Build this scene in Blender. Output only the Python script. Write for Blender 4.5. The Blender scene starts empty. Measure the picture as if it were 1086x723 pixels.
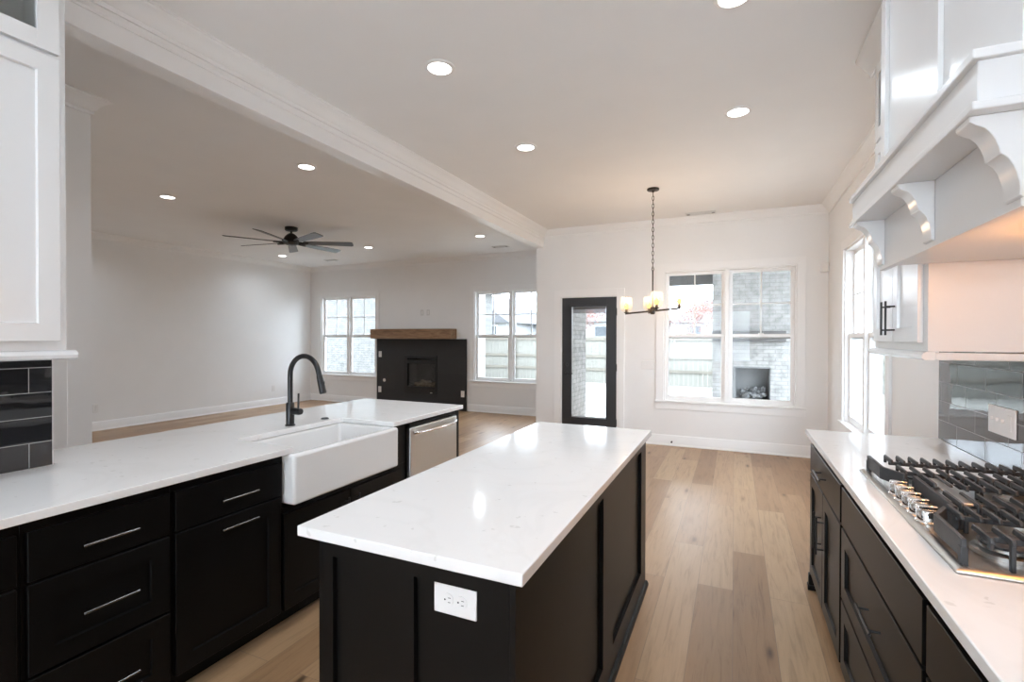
import bpy, bmesh, math, random
from mathutils import Vector, Matrix
random.seed(7)
C = bpy.context.scene.collection
SC = bpy.context.scene
PI = math.pi
R = math.radians

# ------------------------------------------------------------------ camera, world, exposure
cam_d = bpy.data.cameras.new('camera'); cam = bpy.data.objects.new('camera', cam_d); C.objects.link(cam)
cam_d.sensor_fit = 'HORIZONTAL'; cam_d.sensor_width = 36.0
cam_d.lens = 520.95 / 1086 * 36; cam_d.clip_start = 0.03; cam_d.clip_end = 300
_y, _p, _r = R(24.354), R(-0.4513), R(0.1269)
F = Vector((-math.sin(_y)*math.cos(_p), math.cos(_y)*math.cos(_p), math.sin(_p)))
Rt = Vector((math.cos(_y), math.sin(_y), 0)); Up = Rt.cross(F)
R2 = Rt*math.cos(_r) + Up*math.sin(_r); U2 = -Rt*math.sin(_r) + Up*math.cos(_r)
m = Matrix((R2, U2, -F)).transposed().to_4x4(); m.translation = Vector((0, 0, 1.459))
cam.matrix_world = m
SC.camera = cam

WORLD = 11.0          # overcast sky
CAN_W = 5.2         # each recessed light
CHAND_W = 3.6        # each chandelier bulb
HOOD_W = 3.3         # each hood bulb
w = bpy.data.worlds.new('overcast_sky'); SC.world = w; w.use_nodes = True
bg = w.node_tree.nodes['Background']; bg.inputs[0].default_value = (0.76, 0.88, 1.0, 1); bg.inputs[1].default_value = WORLD
SC.view_settings.view_transform = 'Standard'; SC.view_settings.look = 'None'
SC.view_settings.exposure = 0.55; SC.view_settings.gamma = 1.0; SC.view_settings.use_curve_mapping = False
SC.cycles.max_bounces = 14; SC.cycles.diffuse_bounces = 8; SC.cycles.glossy_bounces = 6
SC.cycles.transparent_max_bounces = 24; SC.cycles.transmission_bounces = 8
SC.cycles.sample_clamp_indirect = 6.0
SC.cycles.caustics_reflective = False; SC.cycles.caustics_refractive = False

# ------------------------------------------------------------------ materials
def nt(name):
    mt = bpy.data.materials.new(name); mt.use_nodes = True
    t = mt.node_tree; b = t.nodes['Principled BSDF']
    return mt, t, b
def N(t, typ, **kw):
    n = t.nodes.new(typ)
    for k, v in kw.items(): setattr(n, k, v)
    return n
def L(t, a, b): t.links.new(a, b)
def ramp(t, src, stops):
    n = N(t, 'ShaderNodeValToRGB'); e = n.color_ramp.elements
    while len(e) < len(stops): e.new(0.5)
    for i, (p, c) in enumerate(stops):
        e[i].position = p; e[i].color = (c[0], c[1], c[2], 1)
    L(t, src, n.inputs[0]); return n
def coords(t, scale=(1, 1, 1), rot=(0, 0, 0), loc=(0, 0, 0), kind='Object'):
    tc = N(t, 'ShaderNodeTexCoord'); mp = N(t, 'ShaderNodeMapping')
    mp.inputs['Scale'].default_value = scale; mp.inputs['Rotation'].default_value = rot; mp.inputs['Location'].default_value = loc
    L(t, tc.outputs[kind], mp.inputs[0]); return mp.outputs[0]
def mat(name, col, rough=0.5, metal=0.0, spec=0.5, var=0.03, vscale=3.0, bump=0.0, bscale=80.0, coat=0.0, stretch=(1, 1, 1)):
    mt, t, b = nt(name)
    v = coords(t, stretch)
    n = N(t, 'ShaderNodeTexNoise'); n.inputs['Scale'].default_value = vscale; n.inputs['Detail'].default_value = 4
    L(t, v, n.inputs['Vector'])
    lo = [max(0, c*(1-var)) for c in col]; hi = [min(1, c*(1+var)) for c in col]
    r = ramp(t, n.outputs['Fac'], [(0.3, lo), (0.7, hi)])
    L(t, r.outputs[0], b.inputs['Base Color'])
    b.inputs['Roughness'].default_value = rough; b.inputs['Metallic'].default_value = metal
    b.inputs['Specular IOR Level'].default_value = spec; b.inputs['Coat Weight'].default_value = coat
    if bump:
        n2 = N(t, 'ShaderNodeTexNoise'); n2.inputs['Scale'].default_value = bscale
        L(t, v, n2.inputs['Vector'])
        bp = N(t, 'ShaderNodeBump'); bp.inputs['Strength'].default_value = bump; bp.inputs['Distance'].default_value = 0.002
        L(t, n2.outputs['Fac'], bp.inputs['Height']); L(t, bp.outputs[0], b.inputs['Normal'])
    return mt

M = {}
M['wall'] = mat('wall_paint', (0.86, 0.86, 0.86), 0.6, var=0.01, bump=0.04, bscale=300)
M['ceil'] = mat('ceiling_paint', (0.88, 0.88, 0.88), 0.7, var=0.01)
M['trim'] = mat('white_trim_paint', (0.88, 0.88, 0.88), 0.3, var=0.01)
M['white_cab'] = mat('white_cabinet_paint', (0.74, 0.74, 0.74), 0.22, var=0.01)
M['black_cab'] = mat('black_cabinet_paint', (0.0045, 0.0042, 0.004), 0.36, var=0.15, vscale=2.0, spec=0.16)
M['black_metal'] = mat('matte_black_metal', (0.012, 0.012, 0.013), 0.35, 0.0, var=0.1)
M['pull_metal'] = mat('dark_nickel_pull', (0.30, 0.30, 0.30), 0.25, 1.0, var=0.05)
M['door_black'] = mat('black_door_paint', (0.028, 0.028, 0.030), 0.4, var=0.05)
M['iron'] = mat('cast_iron', (0.045, 0.047, 0.05), 0.55, 0.0, var=0.15, vscale=30, bump=0.2, bscale=400)
M['steel'] = mat('brushed_steel', (0.62, 0.62, 0.61), 0.28, 1.0, var=0.05, vscale=60, stretch=(1, 1, 20))
M['steel_top'] = mat('cooktop_steel', (0.55, 0.53, 0.50), 0.3, 1.0, var=0.05, vscale=40, stretch=(20, 1, 1))
M['chrome'] = mat('chrome', (0.8, 0.8, 0.8), 0.12, 1.0, var=0.02)
M['porcelain'] = mat('fireclay_porcelain', (0.82, 0.82, 0.815), 0.08, var=0.005)
M['plate'] = mat('white_plastic', (0.82, 0.81, 0.80), 0.35, var=0.01)
M['slot'] = mat('dark_slot', (0.02, 0.02, 0.02), 0.6)
M['bronze'] = mat('dark_bronze', (0.045, 0.036, 0.03), 0.4, 0.6, var=0.1)
M['fan'] = mat('matte_black_fan', (0.012, 0.012, 0.012), 0.4, var=0.1)
M['blade'] = mat('fan_blade_black', (0.03, 0.03, 0.03), 0.3, var=0.15)
M['vent'] = mat('vent_white', (0.7, 0.7, 0.69), 0.4)
M['grey'] = mat('mid_grey', (0.3, 0.3, 0.3), 0.6)  # plain grey for the raised blind, damper tabs and firebox frame
M['rubber'] = mat('black_rubber', (0.02, 0.02, 0.02), 0.6)
M['log'] = mat('ceramic_log', (0.35, 0.29, 0.22), 0.9, var=0.4, vscale=14, bump=0.5, bscale=40)
M['firebox'] = mat('firebox_metal', (0.012, 0.012, 0.012), 0.35, var=0.1)
M['firebrick'] = mat('firebox_liner', (0.10, 0.10, 0.10), 0.8, var=0.3, vscale=9)
M['ground'] = mat('pale_dry_grass', (0.30, 0.29, 0.26), 0.95, var=0.25, vscale=1.5, bump=0.5, bscale=30)
M['concrete'] = mat('patio_concrete', (0.45, 0.45, 0.44), 0.85, var=0.08, vscale=2)
M['fence'] = mat('whitewashed_fence', (0.24, 0.232, 0.205), 0.8, var=0.08, vscale=6, stretch=(6, 6, 0.6))
M['fence_post'] = mat('fence_rail_wood', (0.20, 0.18, 0.15), 0.8, var=0.1)
M['stain_wood'] = mat('patio_beam_wood', (0.16, 0.15, 0.145), 0.7, var=0.2)
M['house_wall'] = mat('house_siding', (0.40, 0.40, 0.40), 0.8, var=0.06)
M['house_brick'] = mat('house_brick', (0.50, 0.42, 0.38), 0.9, var=0.25, vscale=12)
M['roof'] = mat('asphalt_shingle', (0.12, 0.12, 0.125), 0.9, var=0.2, vscale=8)
M['bark'] = mat('grey_bark', (0.28, 0.25, 0.23), 0.9, var=0.3, vscale=10)
M['leaf'] = mat('russet_leaves', (0.22, 0.10, 0.08), 0.8, var=0.35, vscale=5)
M['rock'] = mat('pale_rock', (0.32, 0.32, 0.32), 0.9, var=0.35, vscale=6)
M['glasspane_dark'] = mat('house_window_glass', (0.12, 0.13, 0.14), 0.1)

def wood_floor():
    mt, t, b = nt('oak_plank_floor')
    v = coords(t, rot=(0, 0, R(90)))
    br = N(t, 'ShaderNodeTexBrick'); br.offset = 0.37; br.offset_frequency = 2
    br.inputs['Scale'].default_value = 1.0; br.inputs['Brick Width'].default_value = 1.55; br.inputs['Row Height'].default_value = 0.19
    br.inputs['Mortar Size'].default_value = 0.0012; br.inputs['Mortar Smooth'].default_value = 0.2; br.inputs['Bias'].default_value = 0.0
    br.inputs['Color1'].default_value = (0, 0, 0, 1); br.inputs['Color2'].default_value = (1, 1, 1, 1); br.inputs['Mortar'].default_value = (0.5, 0.5, 0.5, 1)
    L(t, v, br.inputs['Vector'])
    # plank-dependent offset so the grain does not run across joints
    off = N(t, 'ShaderNodeVectorMath', operation='SCALE'); off.inputs['Scale'].default_value = 37.0
    L(t, br.outputs['Color'], off.inputs[0])
    ad = N(t, 'ShaderNodeVectorMath', operation='ADD'); L(t, v, ad.inputs[0]); L(t, off.outputs[0], ad.inputs[1])
    mp = N(t, 'ShaderNodeMapping'); mp.inputs['Scale'].default_value = (1.3, 16, 1); L(t, ad.outputs[0], mp.inputs[0])
    g = N(t, 'ShaderNodeTexNoise'); g.inputs['Scale'].default_value = 2.2; g.inputs['Detail'].default_value = 8; g.inputs['Roughness'].default_value = 0.65; g.inputs['Distortion'].default_value = 0.8
    L(t, mp.outputs[0], g.inputs['Vector'])
    tone = ramp(t, br.outputs['Color'], [(0.0, (0.29, 0.165, 0.083)), (0.3, (0.355, 0.215, 0.115)), (0.7, (0.405, 0.255, 0.142)), (1.0, (0.46, 0.31, 0.182))])
    grain = ramp(t, g.outputs['Fac'], [(0.28, (0.58, 0.53, 0.48)), (0.48, (0.93, 0.91, 0.89)), (0.75, (1.08, 1.07, 1.06))])
    mx = N(t, 'ShaderNodeMix', data_type='RGBA', blend_type='MULTIPLY'); mx.inputs[0].default_value = 0.8
    L(t, tone.outputs[0], mx.inputs[6]); L(t, grain.outputs[0], mx.inputs[7])
    # knots
    kv = N(t, 'ShaderNodeMapping'); kv.inputs['Scale'].default_value = (0.9, 3.2, 1); L(t, ad.outputs[0], kv.inputs[0])
    vo = N(t, 'ShaderNodeTexVoronoi'); vo.inputs['Scale'].default_value = 1.9; L(t, kv.outputs[0], vo.inputs['Vector'])
    kn = ramp(t, vo.outputs['Distance'], [(0.0, (0.06, 0.04, 0.03)), (0.05, (0.25, 0.19, 0.15)), (0.12, (0.82, 0.78, 0.74)), (0.22, (1, 1, 1))])
    m2 = N(t, 'ShaderNodeMix', data_type='RGBA', blend_type='MULTIPLY'); m2.inputs[0].default_value = 0.9
    L(t, mx.outputs[2], m2.inputs[6]); L(t, kn.outputs[0], m2.inputs[7])
    m3 = N(t, 'ShaderNodeMix', data_type='RGBA', blend_type='MIX'); m3.inputs[7].default_value = (0.16, 0.11, 0.08, 1)
    fa = N(t, 'ShaderNodeMath', operation='MULTIPLY'); fa.inputs[1].default_value = 0.75
    L(t, br.outputs['Fac'], fa.inputs[0]); L(t, fa.outputs[0], m3.inputs[0]); L(t, m2.outputs[2], m3.inputs[6])
    L(t, m3.outputs[2], b.inputs['Base Color'])
    b.inputs['Roughness'].default_value = 0.36; b.inputs['Specular IOR Level'].default_value = 0.5
    bp = N(t, 'ShaderNodeBump'); bp.inputs['Strength'].default_value = 0.15; bp.inputs['Distance'].default_value = 0.002
    L(t, g.outputs['Fac'], bp.inputs['Height']); L(t, bp.outputs[0], b.inputs['Normal'])
    return mt
M['floor'] = wood_floor()

def quartz():
    mt, t, b = nt('white_quartz')
    v = coords(t)
    n = N(t, 'ShaderNodeTexNoise'); n.inputs['Scale'].default_value = 1.6; n.inputs['Detail'].default_value = 10; n.inputs['Distortion'].default_value = 1.2
    L(t, v, n.inputs['Vector'])
    veins = ramp(t, n.outputs['Fac'], [(0.46, (0.87, 0.865, 0.86)), (0.495, (0.845, 0.84, 0.833)), (0.53, (0.87, 0.865, 0.86))])
    f = N(t, 'ShaderNodeTexNoise'); f.inputs['Scale'].default_value = 26; f.inputs['Detail'].default_value = 2
    L(t, v, f.inputs['Vector'])
    fl = ramp(t, f.outputs['Fac'], [(0.27, (0.86, 0.86, 0.85)), (0.31, (1, 1, 1))])
    mx = N(t, 'ShaderNodeMix', data_type='RGBA', blend_type='MULTIPLY'); mx.inputs[0].default_value = 1.0
    L(t, veins.outputs[0], mx.inputs[6]); L(t, fl.outputs[0], mx.inputs[7]); L(t, mx.outputs[2], b.inputs['Base Color'])
    b.inputs['Roughness'].default_value = 0.10; b.inputs['Specular IOR Level'].default_value = 0.5
    return mt
M['quartz'] = quartz()

def tile_mat():
    mt, t, b = nt('black_gloss_subway_tile')
    tc = N(t, 'ShaderNodeTexCoord'); sp = N(t, 'ShaderNodeSeparateXYZ'); cb = N(t, 'ShaderNodeCombineXYZ')
    L(t, tc.outputs['Object'], sp.inputs[0]); 
    zo = N(t, 'ShaderNodeMath', operation='SUBTRACT'); zo.inputs[1].default_value = 0.914-0.1035*4; L(t, sp.outputs[2], zo.inputs[0])
    rw = N(t, 'ShaderNodeMath', operation='DIVIDE'); rw.inputs[1].default_value = 0.1035; L(t, zo.outputs[0], rw.inputs[0])
    fl = N(t, 'ShaderNodeMath', operation='FLOOR'); L(t, rw.outputs[0], fl.inputs[0])
    us = N(t, 'ShaderNodeMath', operation='MULTIPLY_ADD'); us.inputs[1].default_value = -0.305/3; L(t, fl.outputs[0], us.inputs[0]); L(t, sp.outputs[1], us.inputs[2])
    L(t, us.outputs[0], cb.inputs[0]); L(t, zo.outputs[0], cb.inputs[1])
    br = N(t, 'ShaderNodeTexBrick'); br.offset = 0.0; br.offset_frequency = 2
    br.inputs['Scale'].default_value = 1.0; br.inputs['Brick Width'].default_value = 0.305; br.inputs['Row Height'].default_value = 0.1035
    br.inputs['Mortar Size'].default_value = 0.0016; br.inputs['Mortar Smooth'].default_value = 0.3
    br.inputs['Color1'].default_value = (0.012, 0.012, 0.013, 1); br.inputs['Color2'].default_value = (0.020, 0.020, 0.022, 1); br.inputs['Mortar'].default_value = (0.32, 0.31, 0.30, 1)
    L(t, cb.outputs[0], br.inputs['Vector']); L(t, br.outputs['Color'], b.inputs['Base Color'])
    n = N(t, 'ShaderNodeTexNoise'); n.inputs['Scale'].default_value = 7; n.inputs['Detail'].default_value = 1
    L(t, cb.outputs[0], n.inputs['Vector'])
    h = N(t, 'ShaderNodeMath', operation='MULTIPLY_ADD'); h.inputs[1].default_value = 0.9
    inv = N(t, 'ShaderNodeMath', operation='MULTIPLY'); inv.inputs[1].default_value = -1.0
    L(t, br.outputs['Fac'], inv.inputs[0]); L(t, n.outputs['Fac'], h.inputs[0]); L(t, inv.outputs[0], h.inputs[2])
    bp = N(t, 'ShaderNodeBump'); bp.inputs['Strength'].default_value = 0.28; bp.inputs['Distance'].default_value = 0.003
    L(t, h.outputs[0], bp.inputs['Height']); L(t, bp.outputs[0], b.inputs['Normal'])
    rr = N(t, 'ShaderNodeMapRange'); rr.inputs['To Min'].default_value = 0.035; rr.inputs['To Max'].default_value = 0.7
    L(t, br.outputs['Fac'], rr.inputs['Value']); L(t, rr.outputs[0], b.inputs['Roughness'])
    b.inputs['Specular IOR Level'].default_value = 0.8
    return mt
M['tile'] = tile_mat()
def axis_brick(name, ax, c1, c2, mortar, bw, rh, ms, rough, bump, noise=True):
    mt, t, b = nt(name)
    tc = N(t, 'ShaderNodeTexCoord'); sp = N(t, 'ShaderNodeSeparateXYZ'); cb = N(t, 'ShaderNodeCombineXYZ')
    L(t, tc.outputs['Object'], sp.inputs[0]); L(t, sp.outputs[ax], cb.inputs[0]); L(t, sp.outputs[2], cb.inputs[1])
    br = N(t, 'ShaderNodeTexBrick'); br.offset = 0.5
    br.inputs['Scale'].default_value = 1.0; br.inputs['Brick Width'].default_value = bw; br.inputs['Row Height'].default_value = rh
    br.inputs['Mortar Size'].default_value = ms; br.inputs['Mortar Smooth'].default_value = 0.2
    br.inputs['Color1'].default_value = (*c1, 1); br.inputs['Color2'].default_value = (*c2, 1); br.inputs['Mortar'].default_value = (*mortar, 1)
    L(t, cb.outputs[0], br.inputs['Vector'])
    n = N(t, 'ShaderNodeTexNoise'); n.inputs['Scale'].default_value = 7; n.inputs['Detail'].default_value = 5
    L(t, cb.outputs[0], n.inputs['Vector'])
    r = ramp(t, n.outputs['Fac'], [(0.32, (0.66, 0.66, 0.67)), (0.6, (1.0, 1.0, 1.0))])
    mx = N(t, 'ShaderNodeMix', data_type='RGBA', blend_type='MULTIPLY'); mx.inputs[0].default_value = 0.9 if noise else 0.2
    L(t, br.outputs['Color'], mx.inputs[6]); L(t, r.outputs[0], mx.inputs[7]); L(t, mx.outputs[2], b.inputs['Base Color'])
    b.inputs['Roughness'].default_value = rough
    inv = N(t, 'ShaderNodeMath', operation='MULTIPLY'); inv.inputs[1].default_value = -1.0; L(t, br.outputs['Fac'], inv.inputs[0])
    bp = N(t, 'ShaderNodeBump'); bp.inputs['Strength'].default_value = bump; bp.inputs['Distance'].default_value = 0.006
    L(t, inv.outputs[0], bp.inputs['Height']); L(t, bp.outputs[0], b.inputs['Normal'])
    return mt
M['brick_x'] = axis_brick('whitewashed_brick_facing', 0, (0.52, 0.505, 0.485), (0.60, 0.585, 0.56), (0.44, 0.425, 0.41), 0.21, 0.075, 0.008, 0.9, 0.6)
M['brick_y'] = axis_brick('whitewashed_brick_side', 1, (0.52, 0.505, 0.485), (0.60, 0.585, 0.56), (0.44, 0.425, 0.41), 0.21, 0.075, 0.008, 0.9, 0.6)
M['brick_far'] = axis_brick('whitewashed_brick_dimmed', 0, (0.20, 0.195, 0.185), (0.24, 0.235, 0.225), (0.15, 0.147, 0.14), 0.21, 0.075, 0.010, 0.9, 0.6)  # whitewashed brick darkened in colour, to offset the full sky light on it
M['brick_side'] = axis_brick('whitewashed_brick_dimmed_side', 1, (0.15, 0.147, 0.142), (0.18, 0.176, 0.17), (0.11, 0.108, 0.105), 0.21, 0.075, 0.010, 0.9, 0.6)  # same darkening on the side house, so sky-lit brick stays visible
M['slate'] = axis_brick('charcoal_fireplace_tile', 0, (0.022, 0.022, 0.023), (0.027, 0.027, 0.028), (0.012, 0.012, 0.012), 0.61, 0.355, 0.002, 0.5, 0.2, False)

def mantel_wood():
    mt, t, b = nt('stained_mantel_wood')
    v = coords(t, (1.2, 8, 9))
    n = N(t, 'ShaderNodeTexNoise'); n.inputs['Scale'].default_value = 2.5; n.inputs['Detail'].default_value = 7; n.inputs['Distortion'].default_value = 1.0
    L(t, v, n.inputs['Vector'])
    r = ramp(t, n.outputs['Fac'], [(0.3, (0.17, 0.095, 0.048)), (0.55, (0.29, 0.175, 0.095)), (0.75, (0.36, 0.23, 0.13))])
    L(t, r.outputs[0], b.inputs['Base Color']); b.inputs['Roughness'].default_value = 0.6
    return mt
M['mantel'] = mantel_wood()

def thin_glass(name, tint=(1, 1, 1), f0=0.06, rough=0.0):
    mt = bpy.data.materials.new(name); mt.use_nodes = True; t = mt.node_tree
    t.nodes.clear()
    o = N(t, 'ShaderNodeOutputMaterial'); mx = N(t, 'ShaderNodeMixShader')
    lw = N(t, 'ShaderNodeLayerWeight'); lw.inputs[0].default_value = 0.5
    pw = N(t, 'ShaderNodeMath', operation='POWER'); pw.inputs[1].default_value = 5.0; L(t, lw.outputs['Facing'], pw.inputs[0])
    fr = N(t, 'ShaderNodeMath', operation='MULTIPLY_ADD'); fr.inputs[1].default_value = 0.6; fr.inputs[2].default_value = f0; L(t, pw.outputs[0], fr.inputs[0])
    tr = N(t, 'ShaderNodeBsdfTransparent'); gl = N(t, 'ShaderNodeBsdfGlossy'); gl.inputs['Roughness'].default_value = rough
    n = N(t, 'ShaderNodeTexNoise'); n.inputs['Scale'].default_value = 1.2
    r = ramp(t, n.outputs['Fac'], [(0.0, [c*0.985 for c in tint]), (1.0, tint)])
    L(t, r.outputs[0], tr.inputs[0])
    L(t, fr.outputs[0], mx.inputs[0]); L(t, tr.outputs[0], mx.inputs[1]); L(t, gl.outputs[0], mx.inputs[2]); L(t, mx.outputs[0], o.inputs[0])
    return mt
M['glass'] = thin_glass('window_glass', (0.82, 0.82, 0.82), .010)
M['cab_glass'] = thin_glass('cabinet_glass', (0.86, 0.87, 0.86), .05)
M['fire_glass'] = thin_glass('smoked_fire_glass', (0.80, 0.79, 0.77), .04)
def emis(name, col, s):
    mt = bpy.data.materials.new(name); mt.use_nodes = True; t = mt.node_tree; t.nodes.clear()
    o = N(t, 'ShaderNodeOutputMaterial'); e = N(t, 'ShaderNodeEmission'); e.inputs[0].default_value = (*col, 1); e.inputs[1].default_value = s
    L(t, e.outputs[0], o.inputs[0]); return mt
M['lens'] = emis('led_lens_glow', (1.0, 0.98, 0.95), 6.0)
M['bulb'] = emis('warm_bulb_glow', (1.0, 0.52, 0.15), 1.3)
M['hoodlens'] = emis('hood_lamp_glow', (1.0, 0.66, 0.36), 5.0)
def shade_glass():
    mt = bpy.data.materials.new('seeded_shade_glass'); mt.use_nodes = True; t = mt.node_tree; t.nodes.clear()
    o = N(t, 'ShaderNodeOutputMaterial'); mx = N(t, 'ShaderNodeMixShader'); mx.inputs[0].default_value = 0.03
    tr = N(t, 'ShaderNodeBsdfTransparent'); tr.inputs[0].default_value = (1, 0.98, 0.95, 1)
    m2 = N(t, 'ShaderNodeMixShader'); m2.inputs[0].default_value = 0.25
    tl = N(t, 'ShaderNodeBsdfTranslucent'); tl.inputs[0].default_value = (1, 0.95, 0.88, 1)
    gl = N(t, 'ShaderNodeBsdfGlossy'); gl.inputs['Roughness'].default_value = 0.15
    n = N(t, 'ShaderNodeTexNoise'); n.inputs['Scale'].default_value = 60
    bp = N(t, 'ShaderNodeBump'); bp.inputs['Strength'].default_value = 0.4; L(t, n.outputs['Fac'], bp.inputs['Height']); L(t, bp.outputs[0], gl.inputs['Normal'])
    L(t, tl.outputs[0], m2.inputs[1]); L(t, gl.outputs[0], m2.inputs[2])
    L(t, tr.outputs[0], mx.inputs[1]); L(t, m2.outputs[0], mx.inputs[2]); L(t, mx.outputs[0], o.inputs[0])
    return mt
M['shade'] = shade_glass()

# ------------------------------------------------------------------ mesh helpers
class MB:
    def __init__(s): s.v = []; s.f = []
    def add(s, vs, fs):
        k = len(s.v); s.v += [tuple(p) for p in vs]; s.f += [tuple(i+k for i in f) for f in fs]; return s
    def box(s, x0, x1, y0, y1, z0, z1):
        x0, x1 = sorted((x0, x1)); y0, y1 = sorted((y0, y1)); z0, z1 = sorted((z0, z1))
        return s.add([(x0,y0,z0),(x1,y0,z0),(x1,y1,z0),(x0,y1,z0),(x0,y0,z1),(x1,y0,z1),(x1,y1,z1),(x0,y1,z1)],
                     [(3,2,1,0),(4,5,6,7),(0,1,5,4),(1,2,6,5),(2,3,7,6),(3,0,4,7)])
    def prism(s, pts, h0, h1, axis='z'):
        """extrude a 2-D outline: axis z -> (x,y), y -> (x,z), x -> (y,z)"""
        def P(a, b, h): return {'z': (a, b, h), 'y': (a, h, b), 'x': (h, a, b)}[axis]
        n = len(pts); vs = [P(a, b, h0) for a, b in pts] + [P(a, b, h1) for a, b in pts]
        return s.add(vs, [tuple(range(n))[::-1], tuple(range(n, 2*n))] + [(i, (i+1) % n, n+(i+1) % n, n+i) for i in range(n)])
    def cyl(s, p0, p1, r0, r1=None, n=20, caps=True):
        r1 = r0 if r1 is None else r1
        p0 = Vector(p0); p1 = Vector(p1); d = (p1-p0).normalized()
        a = d.orthogonal().normalized(); b = d.cross(a); vs = []
        for p, r in ((p0, r0), (p1, r1)):
            vs += [p + a*r*math.cos(2*PI*i/n) + b*r*math.sin(2*PI*i/n) for i in range(n)]
        fs = [(i, (i+1) % n, n+(i+1) % n, n+i) for i in range(n)]
        if caps: fs += [tuple(range(n))[::-1], tuple(range(n, 2*n))]
        return s.add(vs, fs)
    def tube(s, pts, r, n=14, closed=False, caps=True):
        pts = [Vector(p) for p in pts]; k = len(pts); vs = []; prev = None
        rs = r if isinstance(r, (list, tuple)) else [r]*k
        for i, p in enumerate(pts):
            if closed: d = (pts[(i+1) % k]-pts[i-1]).normalized()
            else: d = (pts[min(i+1, k-1)]-pts[max(i-1, 0)]).normalized()
            a = d.orthogonal().normalized() if prev is None else (prev - d*prev.dot(d)).normalized()
            prev = a; b = d.cross(a)
            vs += [p + a*rs[i]*math.cos(2*PI*j/n) + b*rs[i]*math.sin(2*PI*j/n) for j in range(n)]
        fs = []
        for i in range(k if closed else k-1):
            q = (i+1) % k
            fs += [(i*n+j, i*n+(j+1) % n, q*n+(j+1) % n, q*n+j) for j in range(n)]
        if caps and not closed: fs += [tuple(range(n))[::-1], tuple(range((k-1)*n, k*n))]
        return s.add(vs, fs)
    def lathe(s, prof, c=(0, 0, 0), n=28, axis='z'):
        """prof: list of (r, h); axis z"""
        c = Vector(c); vs = []; k = len(prof)
        for r, h in prof:
            for j in range(n):
                a = 2*PI*j/n; q = (r*math.cos(a), r*math.sin(a), h)
                if axis == 'x': q = (q[2], q[0], q[1])
                if axis == 'y': q = (q[0], q[2], q[1])
                vs.append(c + Vector(q))
        fs = [(i*n+j, i*n+(j+1) % n, (i+1)*n+(j+1) % n, (i+1)*n+j) for i in range(k-1) for j in range(n)]
        if prof[0][0] > 1e-5: fs.append(tuple(range(n))[::-1])
        if prof[-1][0] > 1e-5: fs.append(tuple(range((k-1)*n, k*n)))
        return s.add(vs, fs)
    def build(s, name, material, parent=None, bevel=0.0, seg=2, smooth=35):
        off = Vector((0, 0, 0)); q = parent
        while q is not None: off += q.location; q = q.parent
        me = bpy.data.meshes.new(name); me.from_pydata([tuple(Vector(p)-off) for p in s.v], [], s.f); me.validate()
        bm = bmesh.new(); bm.from_mesh(me); bmesh.ops.recalc_face_normals(bm, faces=bm.faces); bm.to_mesh(me); bm.free()
        o = bpy.data.objects.new(name, me); C.objects.link(o); me.materials.append(M[material] if isinstance(material, str) else material)
        if parent is not None: o.parent = parent
        if smooth:
            me.shade_smooth(); me.set_sharp_from_angle(angle=R(smooth))
        if bevel:
            b = o.modifiers.new('edge', 'BEVEL'); b.width = bevel; b.segments = seg; b.limit_method = 'ANGLE'; b.angle_limit = R(40)
            b.harden_normals = False
        return o
def tag(o, label=None, cat=None, group=None, kind=None):
    if label: o['label'] = label
    if cat: o['category'] = cat
    if group: o['group'] = group
    if kind: o['kind'] = kind
    return o
def thing(name, label, cat, loc=(0, 0, 0), group=None, kind=None):
    o = bpy.data.objects.new(name, None); C.objects.link(o); o.location = loc; o.empty_display_size = 0.1
    return tag(o, label, cat, group, kind)
def copy_tree(o, parent=None):
    c = o.copy(); C.objects.link(c); c.parent = parent
    for ch in list(o.children): copy_tree(ch, c)
    return c
def struct(mb, name, material, bevel=0.0, label=None, smooth=35):
    o = mb.build(name, material, None, bevel, smooth=smooth); o['kind'] = 'structure'
    if label: o['label'] = label
    return o

class Face:
    """a vertical plane: u runs along it, d out of it (towards the viewer's room), z up."""
    def __init__(s, axis, plane, sign): s.axis = axis; s.p = plane; s.sg = sign
    def pt(s, u, d, z): return (s.p + s.sg*d, u, z) if s.axis == 'x' else (u, s.p + s.sg*d, z)
    def box(s, mb, u0, u1, d0, d1, z0, z1):
        a = s.pt(u0, d0, z0); b = s.pt(u1, d1, z1); return mb.box(a[0], b[0], a[1], b[1], a[2], b[2])
    def quadset(s, mb, vs, fs): return mb.add([s.pt(*v) for v in vs], fs)
    def prism(s, mb, prof, u0, u1):
        """extrude a (d, z) profile along u"""
        n = len(prof)
        vs = [s.pt(u0, d, z) for d, z in prof] + [s.pt(u1, d, z) for d, z in prof]
        return mb.add(vs, [tuple(range(n))[::-1], tuple(range(n, 2*n))] + [(i, (i+1) % n, n+(i+1) % n, n+i) for i in range(n)])
def shaker(F_, mb, u0, u1, z0, z1, d0=0.0, th=0.02, fr=0.065, rec=0.011):
    a, b, c, d = u0, u1, z0, z1; t = d0+th; r = t-rec; g = 0.003
    ring = lambda x0, x1, y0, y1, dd: [(x0, dd, y0), (x1, dd, y0), (x1, dd, y1), (x0, dd, y1)]
    vs = ring(a, b, c, d, d0) + ring(a, b, c, d, t-0.0015) + ring(a+.0015, b-.0015, c+.0015, d-.0015, t) + ring(a+fr, b-fr, c+fr, d-fr, t) + ring(a+fr+g, b-fr-g, c+fr+g, d-fr-g, r)
    fs = [(3, 2, 1, 0)]
    for k in range(4):
        fs += [(4*k+i, 4*k+(i+1) % 4, 4*k+4+(i+1) % 4, 4*k+4+i) for i in range(4)]
    fs.append((16, 17, 18, 19))
    return F_.quadset(mb, vs, fs)
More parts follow.
